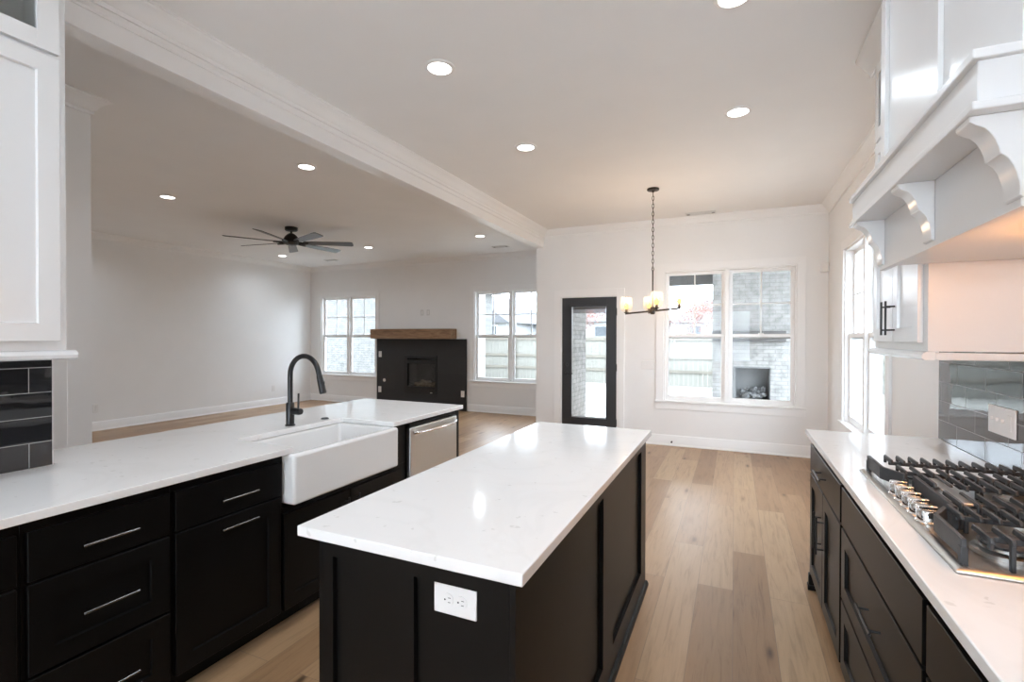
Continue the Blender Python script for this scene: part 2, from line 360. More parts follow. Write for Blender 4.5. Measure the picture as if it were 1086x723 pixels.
def slab(F_, mb, u0, u1, z0, z1, d0=0.0, th=0.02):
    a, b, c, d = u0, u1, z0, z1; t = d0+th
    ring = lambda x0, x1, y0, y1, dd: [(x0, dd, y0), (x1, dd, y0), (x1, dd, y1), (x0, dd, y1)]
    vs = ring(a, b, c, d, d0) + ring(a, b, c, d, t-0.0015) + ring(a+.0015, b-.0015, c+.0015, d-.0015, t)
    fs = [(3, 2, 1, 0), (8, 9, 10, 11)]
    for k in range(2): fs += [(4*k+i, 4*k+(i+1) % 4, 4*k+4+(i+1) % 4, 4*k+4+i) for i in range(4)]
    return F_.quadset(mb, vs, fs)
def pull(F_, mb, u, z, length, d0, vertical=False, out=0.032, r=0.0048):
    h = length/2; q = h-0.025
    if vertical:
        mb.cyl(F_.pt(u, d0+out, z-h), F_.pt(u, d0+out, z+h), r, n=14)
        for s in (-1, 1): mb.cyl(F_.pt(u, d0, z+s*q), F_.pt(u, d0+out, z+s*q), r*0.85, n=12)
    else:
        mb.cyl(F_.pt(u-h, d0+out, z), F_.pt(u+h, d0+out, z), r, n=14)
        for s in (-1, 1): mb.cyl(F_.pt(u+s*q, d0, z), F_.pt(u+s*q, d0+out, z), r*0.85, n=12)
    return mb

# ------------------------------------------------------------------ room dimensions
ZC = 3.05; YD = 6.93; YL = 8.46; XL = -8.96; XR = 1.025
YB = -5.6                                       # rear of the kitchen, behind the camera
BX0, BX1, BZ = -2.735, -2.612, 2.803            # beam
XT = -2.645                                     # tiled wall, left
CT = 0.914                                      # counter top height

# floor / ceiling
struct(MB().box(XL-.2, XR+.2, YB-.2, YL+.2, -0.12, 0.0), 'floor', 'floor')
struct(MB().box(XL-.2, XR+.2, YB-.2, YL+.2, ZC, ZC+0.12), 'ceiling', 'ceil')

def wall_with_openings(name, axis, p0, p1, u0, u1, holes, z1=ZC, material='wall'):
    """a wall slab between planes p0..p1, along u0..u1, with holes (a, b, z0, z1)"""
    mb = MB()
    def bx(a, b, c, d):
        if b-a < 1e-4 or d-c < 1e-4: return
        if axis == 'x': mb.box(p0, p1, a, b, c, d)
        else: mb.box(a, b, p0, p1, c, d)
    cur = u0
    for a, b, c, d in sorted(holes):
        bx(cur, a, 0, z1); bx(a, b, 0, c); bx(a, b, d, z1); cur = b
    bx(cur, u1, 0, z1)
    return struct(mb, name, material, smooth=0)

WT = 0.15
DW = (-0.875, 0.695); LLW = (-8.62, -7.06); LRW = (-4.635, -3.08); RWN = (4.40, 5.965); SILL, HEAD = 0.605, 2.355
DOOR = (-2.34, -1.505, 0.0, 2.05)
wall_with_openings('wall_dining', 'y', YD, YD+WT, BX0, XR+.2, [DOOR, (DW[0], DW[1], SILL, HEAD)])
wall_with_openings('wall_living_back', 'y', YL, YL+WT, XL-.2, BX0+.15, [(LLW[0], LLW[1], SILL, HEAD), (LRW[0], LRW[1], SILL, HEAD), (-6.30, -5.44, 0.26, 1.10)])
struct(MB().box(BX0, BX0+WT, YD+WT, YL, 0, ZC), 'wall_living_side', 'wall')
struct(MB().box(XL-WT, XL, YB-.2, YL+.2, 0, ZC), 'wall_living_left', 'wall')
wall_with_openings('wall_right', 'x', XR, XR+WT, YB, YD, [(RWN[0], RWN[1], SILL, HEAD)])
struct(MB().box(XT-.10, XT, YB, 1.10, 0, ZC), 'wall_left', 'wall', 0.003)
struct(MB().box(-4.08, -3.94, YB, 1.845, 0, ZC).box(XL, -4.08, 1.72, 1.845, 0, ZC), 'wall_hall', 'wall')
# unseen rear wall; wide opening added as a source of soft sky light
wall_with_openings('wall_rear', 'y', YB-WT, YB, XL-.2, XR+.2, [(-2.25, 0.5, 0.6, 2.42)])
struct(MB().box(BX0, BX1, YB, YD, BZ, ZC), 'beam', 'trim', 0.003)

# crown mouldings  (profile in d, z)
CR = [(0, ZC-.105), (.012, ZC-.105), (.016, ZC-.092), (.012, ZC-.084), (.022, ZC-.076), (.034, ZC-.055), (.055, ZC-.032), (.074, ZC-.020), (.078, ZC-.012), (.086, ZC-.010), (.086, ZC), (0, ZC)]
def crown(n, axis, plane, sign, u0, u1, extra=False):
    F_ = Face(axis, plane, sign); mb = MB(); F_.prism(mb, CR, u0, u1)
    if extra: F_.prism(mb, [(0, ZC-.150), (.008, ZC-.150), (.012, ZC-.140), (.008, ZC-.130), (0, ZC-.130)], u0, u1)
    return struct(mb, 'trim_%d' % n, 'trim', smooth=25)
crown(1, 'x', BX1, 1, YB, YD, True)
crown(2, 'y', YD, -1, BX1, XR)
crown(3, 'x', XR, -1, 3.325, YD)
crown(4, 'y', YL, -1, XL, BX0)
crown(5, 'x', XL, 1, 1.845, YL)
def crown_path(n, pts):
    """pts: polyline in plan, the moulding projects to the left of travel"""
    mb = MB(); P = [Vector(p) for p in pts]; rings = []
    for i, p in enumerate(P):
        d0 = (P[i]-P[i-1]).normalized() if i else (P[1]-P[0]).normalized()
        d1 = (P[i+1]-P[i]).normalized() if i < len(P)-1 else d0
        n0 = Vector((-d0.y, d0.x)); n1 = Vector((-d1.y, d1.x)); mt = (n0+n1)/(1+n0.dot(n1))
        rings.append([(p.x+mt.x*d, p.y+mt.y*d, z) for d, z in CR])
    k = len(CR); vs = [q for r in rings for q in r]
    fs = [tuple(range(k))[::-1], tuple(range((len(P)-1)*k, len(P)*k))]
    for i in range(len(P)-1): fs += [(i*k+j, i*k+(j+1) % k, (i+1)*k+(j+1) % k, (i+1)*k+j) for j in range(k)]
    return struct(mb.add(vs, fs), 'trim_%d' % n, 'trim', smooth=25)
crown_path(6, [(XL, 1.845), (-3.94, 1.845), (-3.94, YB)])
crown(8, 'x', BX0, -1, YD, YL)
# casing board on the hall wall
struct(MB().box(-3.94, -3.922, 1.56, 1.705, 0, 2.72), 'trim_9', 'trim', 0.003)

# baseboards
def baseboard(side, axis, plane, sign, spans):
    F_ = Face(axis, plane, sign); mb = MB()
    for u0, u1 in spans:
        F_.prism(mb, [(0, 0), (.028, 0), (.028, .012), (.018, .024), (.016, .125), (.010, .138), (0, .140)], u0, u1)
    return struct(mb, 'baseboard_%s' % side, 'trim', smooth=25)
baseboard('dining', 'y', YD, -1, [(BX0, -2.445), (-1.40, XR)])
baseboard('right', 'x', XR, -1, [(3.34, YD)])
baseboard('living_back', 'y', YL, -1, [(XL, -7.01), (-4.77, BX0)])
baseboard('living_left', 'x', XL, 1, [(1.845, YL)])
baseboard('living_side', 'x', BX0, -1, [(YD, YL)])
baseboard('hall', 'y', 1.845, 1, [(XL, -3.94)])

# ------------------------------------------------------------------ windows
def window(n, F_, a, b, label, cw=0.095):
    """twin double-hung window in the opening a..b of wall face F_ (d = 0 wall face, negative = into the wall)"""
    root = thing('window_%d' % n, label, None, kind='structure')
    root.location = F_.pt((a+b)/2, 0, SILL)
    c = MB()                                                      # casing: head and sides, stool and apron
    F_.box(c, a-cw, a, 0, .02, SILL, HEAD+cw); F_.box(c, b, b+cw, 0, .02, SILL, HEAD+cw); F_.box(c, a, b, 0, .02, HEAD, HEAD+cw)
    c.build('window_casing', 'trim', root, 0.002)
    s = MB(); F_.box(s, a-cw-.012, b+cw+.012, -.06, .045, SILL-.022, SILL+.004); s.build('window_stool', 'trim', root, 0.006)
    p = MB(); F_.box(p, a-cw, b+cw, 0, .018, SILL-.115, SILL-.022); p.build('window_apron', 'trim', root, 0.002)
    j = MB(); D0 = -.135                                          # jamb lining and centre mullion
    F_.box(j, a, a+.018, D0, 0, SILL, HEAD); F_.box(j, b-.018, b, D0, 0, SILL, HEAD); F_.box(j, a+.018, b-.018, D0, 0, HEAD-.018, HEAD); F_.box(j, a+.018, b-.018, D0, -.04, SILL, SILL+.02)
    mid = (a+b)/2; F_.box(j, mid-.026, mid+.026, D0, -.005, SILL+.02, HEAD-.018)
    j.build('window_jamb', 'trim', root, 0.002)
    zm = 1.475
    for u0, u1 in ((a+.018, mid-.026), (mid+.026, b-.018)):
        st = .042
        for nm, z0, z1, d0, d1, grid in (('upper_sash', zm-.03, HEAD-.018, -.105, -.072, True), ('lower_sash', SILL+.02, zm+.03, -.068, -.035, False)):
            f = MB()
            F_.box(f, u0, u0+st, d0, d1, z0, z1); F_.box(f, u1-st, u1, d0, d1, z0, z1)
            bot = .05 if not grid else .045
            F_.box(f, u0+st, u1-st, d0, d1, z0, z0+bot); F_.box(f, u0+st, u1-st, d0, d1, z1-.04, z1)
            so = f.build(nm, 'trim', root, 0.002)
            dm = (d0+d1)/2
            g = MB(); F_.box(g, u0+st-.004, u1-st+.004, dm-.003, dm+.003, z0+bot-.004, z1-.036); g.build('pane', 'glass', so, smooth=0)
            if grid:
                k = MB(); um = (u0+u1)/2; zz = (z0+bot+z1-.04)/2
                F_.box(k, um-.008, um+.008, dm+.003, dm+.014, z0+bot, z1-.04); F_.box(k, u0+st, u1-st, dm+.003, dm+.0135, zz-.008, zz+.008)
                k.build('muntin', 'trim', so, smooth=0)
            else:
                k = MB(); um = (u0+u1)/2; F_.box(k, um-.03, um+.03, d0-.004, d1-.004, z1, z1+.012); k.build('sash_lock', 'plate', so, 0.003)
    return root
window(1, Face('y', YD, -1), DW[0], DW[1], 'white twin double-hung window on the dining wall right of the black door')
window(2, Face('y', YL, -1), LLW[0], LLW[1], 'white twin double-hung window in the living room corner, left of the fireplace')
window(3, Face('y', YL, -1), LRW[0], LRW[1], 'white twin double-hung window right of the dark fireplace')
window(4, Face('x', XR, -1), RWN[0], RWN[1], 'white twin double-hung window on the right side wall beyond the range hood')

# ------------------------------------------------------------------ exterior door
def ext_door():
    F_ = Face('y', YD, -1); a, b, _, h = DOOR
    root = thing('door_1', 'black full-glass exterior door with a lever handle in the dining wall', None, F_.pt((a+b)/2, 0, 0), kind='structure')
    c = MB(); cw = .10
    F_.box(c, a-cw, a, 0, .02, 0, h+cw); F_.box(c, b, b+cw, 0, .02, 0, h+cw); F_.box(c, a, b, 0, .02, h, h+cw)
    c.build('door_casing', 'trim', root, 0.002)
    j = MB(); F_.box(j, a, a+.012, -.14, 0, 0, h); F_.box(j, b-.012, b, -.14, 0, 0, h); F_.box(j, a+.012, b-.012, -.14, 0, h-.012, h); j.build('door_jamb', 'trim', root)
    t = MB(); F_.box(t, a+.012, b-.012, -.14, -.01, 0, .025); t.build('threshold', 'bronze', root, 0.003)
    l = MB(); u0, u1, z0, z1 = a+.015, b-.015, .028, h-.015; g0, g1, y0, y1 = -2.185, -1.660, .285, 1.905
    d0, d1 = -.055, -.010
    F_.box(l, u0, g0, d0, d1, z0, z1); F_.box(l, g1, u1, d0, d1, z0, z1); F_.box(l, g0, g1, d0, d1, z0, y0); F_.box(l, g0, g1, d0, d1, y1, z1)
    leaf = l.build('door_leaf', 'door_black', root, 0.0015)
    f = MB(); e = .022
    F_.box(f, g0-e, g0+.004, d1, d1+.010, y0-e, y1+e); F_.box(f, g1-.004, g1+e, d1, d1+.010, y0-e, y1+e); F_.box(f, g0+.004, g1-.004, d1, d1+.010, y0-e, y0+.004); F_.box(f, g0+.004, g1-.004, d1, d1+.010, y1-.004, y1+e)
    f.build('glazing_bead', 'door_black', leaf, 0.003)
    w_ = MB(); i = .012
    F_.box(w_, g0+.004, g0+i, d1-.03, d1-.012, y0, y1); F_.box(w_, g1-i, g1-.004, d1-.03, d1-.012, y0, y1); F_.box(w_, g0+i, g1-i, d1-.03, d1-.012, y0, y0+.02)
    w_.build('glass_spacer', 'trim', leaf)
    p = MB(); F_.box(p, g0, g1, d1-.012, d1-.007, y0, y1); p.build('pane', 'glass', leaf, smooth=0)
    bl = MB()
    F_.box(bl, g0+.02, g1-.02, d1-.034, d1-.014, y1-.040, y1-.004)
    for k in range(9): F_.box(bl, g0+.022, g1-.022, d1-.036, d1-.014, y1-.046-k*.006, y1-.043-k*.006)
    bl.build('raised_blind', 'grey', leaf)
    h_ = MB(); hu = -2.262
    h_.cyl(F_.pt(hu, d1, .93), F_.pt(hu, d1+.012, .93), .031); h_.cyl(F_.pt(hu, d1+.012, .93), F_.pt(hu, d1+.055, .93), .011)
    h_.tube([F_.pt(hu, d1+.055, .93), F_.pt(hu+.05, d1+.055, .93), F_.pt(hu+.115, d1+.050, .928)], [.011, .010, .008])
    h_.build('lever_handle', 'black_metal', leaf, 0.001)
    k = MB(); k.cyl(F_.pt(hu, d1, 1.055), F_.pt(hu, d1+.016, 1.055), .030); F_.box(k, hu-.005, hu+.005, d1+.016, d1+.034, 1.035, 1.075); k.build('deadbolt', 'black_metal', leaf, 0.001)
    for z in (.25, 1.03, 1.82):
        q = MB(); q.cyl(F_.pt(b-.013, .004, z-.05), F_.pt(b-.013, .004, z+.05), .008, n=12); q.build('hinge', 'black_metal', root)
ext_door()

# ------------------------------------------------------------------ backsplashes
struct(MB().box(XR-.010, XR, -.45, 3.392, CT, 1.395), 'backsplash', 'tile', label='glossy black subway tile backsplash behind the gas cooktop')
struct(MB().box(XT, XT+.010, -.45, 1.092, CT, 1.395), 'backsplash', 'tile', label='glossy black subway tile below the left wall cabinet')

# ------------------------------------------------------------------ peninsula
PF = Face('x', -2.03, 1)                        # face-frame plane, fronts stand 2 cm proud
def base_cabinet(label, F_, u0, u1, depth, items, plan, group=None, foot=None, kick=0.105, drop=0.0):
    """items: (kind, u0, u1, z0, z1, pulls) ; kind slab/shaker and part name"""
    root = thing('base_cabinet', label, 'cabinet', F_.pt((u0+u1)/2, -depth/2, 0), group)
    top = .882-drop
    c = MB()
    F_.box(c, u0, u1, -depth, 0, kick, top)
    F_.box(c, u0, u1, -depth, -.075, 0, kick)
    c.build('carcass', 'black_cab', root, 0.001)
    for nm, kind, a, b, z0, z1, pulls in items:
        m_ = MB(); (shaker if kind == 'shaker' else slab)(F_, m_, a, b, z0, z1, 0.0005)
        p_ = m_.build(nm, 'black_cab', root, smooth=0)
        for (u, z, ln, vert) in pulls:
            h = MB(); pull(F_, h, u, z, ln, .0205, vert); h.build('handle', plan, p_)
    return root
D1 = (.686, .843); D2 = (.386, .675); D3 = (.108, .375)
base_cabinet('black peninsula cabinet cut off by the left edge of the photo', PF, .155, .758, .60,
    [('drawer', 'slab', .175, .745, *D1, [(.46, .757, .165, False)]), ('door', 'shaker', .175, .745, .108, .675, [])], 'pull_metal')
base_cabinet('black peninsula cabinet with three stacked drawers and thin bar pulls', PF, .759, 1.206, .60,
    [('drawer', 'slab', .771, 1.195, *D1, [(.985, .757, .170, False)]), ('drawer', 'shaker', .771, 1.195, *D2, [(.985, .530, .170, False)]), ('drawer', 'shaker', .771, 1.195, *D3, [(.985, .235, .170, False)])], 'pull_metal')
base_cabinet('black peninsula cabinet with one drawer above a pull-out door, left of the sink', PF, 1.207, 1.721, .60,
    [('drawer', 'slab', 1.218, 1.711, *D1, [(1.478, .757, .175, False)]), ('door', 'shaker', 1.218, 1.711, .108, .675, [(1.478, .633, .175, False)])], 'pull_metal')
sb = thing('base_cabinet', 'black cabinet with two doors directly under the white apron sink', 'cabinet', (-2.33, 2.2, 0))
c = MB(); PF.box(c, 1.722, 2.734, -.60, 0, .105, .612); PF.box(c, 1.722, 1.736, -.60, 0, .612, .882); PF.box(c, 2.560, 2.734, -.60, 0, .612, .882); PF.box(c, 1.722, 2.734, -.60, -.075, 0, .105)
c.build('carcass', 'black_cab', sb, 0.001)
for a, b, hu in ((1.733, 2.185, 2.145), (2.191, 2.645, 2.232)):
    m_ = MB(); shaker(PF, m_, a, b, .108, .585, .0005); p_ = m_.build('door', 'black_cab', sb, smooth=0)
    h = MB(); pull(PF, h, hu, .47, .165, .0205, True); h.build('handle', 'black_metal', p_)
# dishwasher
dw = thing('dishwasher', 'stainless steel dishwasher with curved bar handle at the end of the peninsula', 'dishwasher', (-2.33, 3.05, 0))
c = MB(); PF.box(c, 2.737, 3.356, -.58, 0, .06, .872); PF.box(c, 2.737, 3.356, -.58, -.05, 0, .06); c.build('body', 'black_cab', dw)
c = MB(); PF.box(c, 2.742, 3.352, .0005, .035, .115, .842); dd = c.build('door', 'steel', dw, 0.006)
c = MB(); PF.box(c, 2.742, 3.352, .0005, .028, .846, .868); c.build('control_strip', 'black_cab', dw, 0.002)
hb = MB(); pts = []
for i in range(15):
    t_ = i/14; pts.append(PF.pt(2.775+.56*t_, .037+.045*math.sin(PI*t_)**.55, .802))
hb.tube(pts, .012, 14); hb.build('handle', 'chrome', dd)
ep = thing('cabinet_end_panel', 'black end panel closing the peninsula beyond the dishwasher', 'panel', (-2.4, 3.38, 0))
MB().box(-2.63, -2.005, 3.358, 3.400, 0, .882).build('panel', 'black_cab', ep, 0.001)
# living-room side of the peninsula
bp_ = thing('cabinet_back_panel', 'black back panel under the living room side of the peninsula', 'panel', (-2.66, 2.2, 0))
MB().box(-2.665, -2.634, 1.104, 3.400, 0, .882).build('panel', 'black_cab', bp_, 0.001)

# peninsula countertop with sink cut-out
def ctop(name, outline, label, z0=.8835, z1=CT):
    o = MB().prism(outline, z0, z1).build(name, 'quartz', None, 0.003)
    return tag(o, label, 'countertop')
ctop('countertop', [(-1.980, -.45), (-1.980, 1.765), (-2.395, 1.765), (-2.410, 1.78), (-2.410, 2.525), (-2.395, 2.54), (-1.980, 2.54), (-1.980, 3.428), (-2.978, 3.428), (-2.978, 1.106), (XT+.0125, 1.106), (XT+.0125, -.45)],
     'white quartz peninsula countertop holding the apron sink and black faucet')

# apron sink
def apron_sink():
    root = thing('apron_sink', 'white fireclay apron-front farmhouse sink set into the peninsula', 'sink', (-2.2, 2.15, .63))
    x0, x1, y0, y1, z0, z1 = -2.455, -1.950, 1.738, 2.558, .632, .8825
    i0, i1, j0, j1, zb = -2.412, -2.000, 1.775, 2.521, .668
    ring = lambda a, b, c_, d, z: [(a, c_, z), (b, c_, z), (b, d, z), (a, d, z)]
    vs = ring(x0, x1, y0, y1, z0) + ring(x0, x1, y0, y1, z1) + ring(i0, i1, j0, j1, z1) + ring(i0+.01, i1-.01, j0+.01, j1-.01, zb)
    fs = [(3, 2, 1, 0)]
    for k in range(3): fs += [(4*k+i, 4*k+(i+1) % 4, 4*k+4+(i+1) % 4, 4*k+4+i) for i in range(4)]
    fs.append((12, 13, 14, 15))
    MB().add(vs, fs).build('basin', 'porcelain', root, 0.016, 4)
    d = MB().lathe([(0, .010), (.025, .010), (.043, .006), (.050, 0), (0, 0)], (-2.22, 2.15, zb)); d.build('drain', 'chrome', root)
apron_sink()

# faucet
def faucet():
    bx, by = -2.478, 2.18
    root = thing('kitchen_faucet', 'matte black gooseneck pull-down faucet behind the apron sink', 'faucet', (bx, by, CT))
    MB().lathe([(.030, CT), (.030, CT+.006), (.0245, CT+.012), (.0245, CT+.135), (.021, CT+.142), (0, CT+.142)], (bx, by, 0)).build('body', 'black_metal', root)
    pts = [(bx, by, CT+.13), (bx, by, 1.21)]
    for i in range(1, 17):
        a = PI - i*(PI*0.93)/16; pts.append((bx+.117+.117*math.cos(a), by, 1.225+.117*math.sin(a)))
    e = pts[-1]; pts.append((e[0]+.006, by, e[2]-.02))
    MB().tube(pts, .0150, 16).build('spout', 'black_metal', root)
    e = pts[-1]; d = (Vector(pts[-1])-Vector(pts[-2])).normalized()
    hd = MB(); p0 = Vector(e); hd.cyl(p0, p0+d*.03, .0165, .0185); hd.cyl(p0+d*.03, p0+d*.105, .0185, .0205); hd.cyl(p0+d*.105, p0+d*.112, .0205, .017)
    s_ = hd.build('spray_head', 'black_metal', root, 0.001)
    b = MB(); q = p0+d*.055; b.box(q.x+.012, q.x+.022, by-.008, by+.008, q.z-.022, q.z+.018); b.build('spray_button', 'rubber', s_, 0.003)
    lv = MB(); lv.cyl((bx+.02, by+.0, 1.005), (bx+.075, by+.0, 1.005), .0215); lv.cyl((bx+.075, by, 1.005), (bx+.090, by, 1.005), .0215, .018)
    k = lv.build('handle_hub', 'black_metal', root, 0.001)
    MB().cyl((bx+.068, by, 1.02), (bx+.070, by, 1.115), .0062, .0055).build('lever', 'black_metal', k)
faucet()
hb = thing('air_switch_button', 'small black air switch button in the peninsula countertop by the faucet', 'button', (-2.475, 2.456, CT))
MB().lathe([(.026, CT+.0005), (.026, CT+.004), (.020, CT+.006), (.019, CT+.009), (0, CT+.009)], (-2.475, 2.456, 0)).build('button', 'black_metal', hb)

# ------------------------------------------------------------------ island
def island():
    x0, x1, y0, y1 = -1.092, -.470, 1.062, 2.945; h = .882; rec = .016
    root = thing('kitchen_island', 'black panelled island base standing in the middle of the kitchen', 'island', ((x0+x1)/2, (y0+y1)/2, 0))
    MB().box(x0+rec, x1-rec, y0+rec, y1-rec, 0, h).build('carcass', 'black_cab', root)
    def frame(F_, panels, u0, u1, z0, z1):
        mb = MB(); cur = u0
        F_.box(mb, u0, u1, -rec+.0005, 0, 0, z0); F_.box(mb, u0, u1, -rec+.0005, 0, z1, h)
        for a, b in panels:
            F_.box(mb, cur, a, -rec+.0005, 0, z0, z1); cur = b
        F_.box(mb, cur, u1, -rec+.0005, 0, z0, z1)
        return mb
    frame(Face('y', y0, -1), [(-1.040, -.815), (-.762, -.525)], x0+rec, x1-rec, .135, .832).build('end_panel', 'black_cab', root, smooth=0)
    frame(Face('x', x1, 1), [(1.205, 1.925), (2.100, 2.800)], y0, y1, .135, .820).build('side_panel', 'black_cab', root, smooth=0)
    frame(Face('x', x0, -1), [(1.205, 1.925), (2.100, 2.800)], y0, y1, .135, .820).build('side_panel', 'black_cab', root, smooth=0)
    frame(Face('y', y1, 1), [(-1.00, -.56)], x0+rec, x1-rec, .135, .832).build('end_panel', 'black_cab', root, smooth=0)
    b = MB()
    prof = [(0, 0), (.016, 0), (.016, .012), (.010, .024), (0, .028)]
    Face('x', x1, 1).prism(b, prof, y0-.016, y1+.016); Face('x', x0, -1).prism(b, prof, y0-.016, y1+.016); Face('y', y0, -1).prism(b, prof, x0, x1); Face('y', y1, 1).prism(b, prof, x0, x1)
    b.build('shoe_moulding', 'black_cab', root)
island()
ctop('countertop', [(-1.148, 1.033), (-.440, 1.033), (-.440, 2.962), (-1.148, 2.962)], 'white quartz island countertop, the slab in the centre of the kitchen')

def outlet(name, label, F_, u, z, w_=.078, h_=.125, d0=0.0, horizontal=False, group=None, kind='duplex'):
    root = thing(name, label, 'outlet', F_.pt(u, d0, z), group)
    if horizontal: w_, h_ = h_, w_
    p = MB(); F_.box(p, u-w_/2, u+w_/2, d0, d0+.006, z-h_/2, z+h_/2); p.build('cover_plate', 'plate', root, 0.003)
    for s in (-1, 1):
        cu, cz = (u+s*.0195, z) if horizontal else (u, z+s*.0195)
        r = MB(); r.cyl(F_.pt(cu, d0+.006, cz), F_.pt(cu, d0+.0085, cz), .0165, n=24); so = r.build('socket', 'plate', root)
        k = MB()
        if horizontal:
            F_.box(k, cu+.001, cu+.009, d0+.0084, d0+.0088, cz+.005, cz+.0065); F_.box(k, cu+.001, cu+.008, d0+.0084, d0+.0088, cz-.0065, cz-.005); k.cyl(F_.pt(cu-.008, d0+.0084, cz), F_.pt(cu-.008, d0+.0088, cz), .0024, n=12)
        else:
            F_.box(k, cu-.0065, cu-.005, d0+.0084, d0+.0088, cz+.001, cz+.009); F_.box(k, cu+.005, cu+.0065, d0+.0084, d0+.0088, cz+.001, cz+.008); k.cyl(F_.pt(cu, d0+.0084, cz-.008), F_.pt(cu, d0+.0088, cz-.008), .0024, n=12)
        k.build('slot', 'slot', so, smooth=0)
    return root
outlet('wall_outlet', 'white horizontal outlet plate on the near end of the black island', Face('y', 1.062+.0155, -1), -.643, .789, horizontal=True)

# ------------------------------------------------------------------ right-hand base cabinets
RF = Face('x', .428, -1)
ra = base_cabinet('black base cabinet with drawer over two doors at the far end of the right-hand counter', RF, 2.425, 3.335, .58,
    [('drawer', 'slab', 2.440, 3.322, *D1, [(2.86, .770, .19, False)]), ('door', 'shaker', 2.440, 2.882, .095, .675, [(2.845, .475, .185, True)]), ('door', 'shaker', 2.888, 3.322, .095, .675, [(2.925, .475, .185, True)])], 'black_metal', kick=.09)
MB().box(.395, .44, 3.285, 3.333, 0, .03).box(.400, .435, 3.29, 3.329, .03, .089).build('foot', 'black_cab', ra, 0.003)
base_cabinet('black base cabinet under the gas cooktop with a plain front over two deep drawers', RF, 1.441, 2.424, .58,
    [('false_front', 'slab', 1.452, 2.408, *D1, []), ('drawer', 'shaker', 1.452, 2.408, .388, .675, [(1.88, .565, .19, False)]), ('drawer', 'shaker', 1.452, 2.408, .095, .377, [(1.88, .28, .19, False)])], 'black_metal', kick=.09, drop=.05)
base_cabinet('black base cabinet nearest the camera under the right-hand counter', RF, .50, 1.440, .58,
    [('drawer', 'slab', .515, 1.425, *D1, [(.97, .770, .19, False)]), ('door', 'shaker', .515, .967, .095, .675, []), ('door', 'shaker', .973, 1.425, .095, .675, [])], 'black_metal', kick=.09)
ctop('countertop', [(.390, -.45), (XR-.0115, -.45), (XR-.0115, 3.390), (.390, 3.390)], 'white quartz countertop along the right wall carrying the gas cooktop')

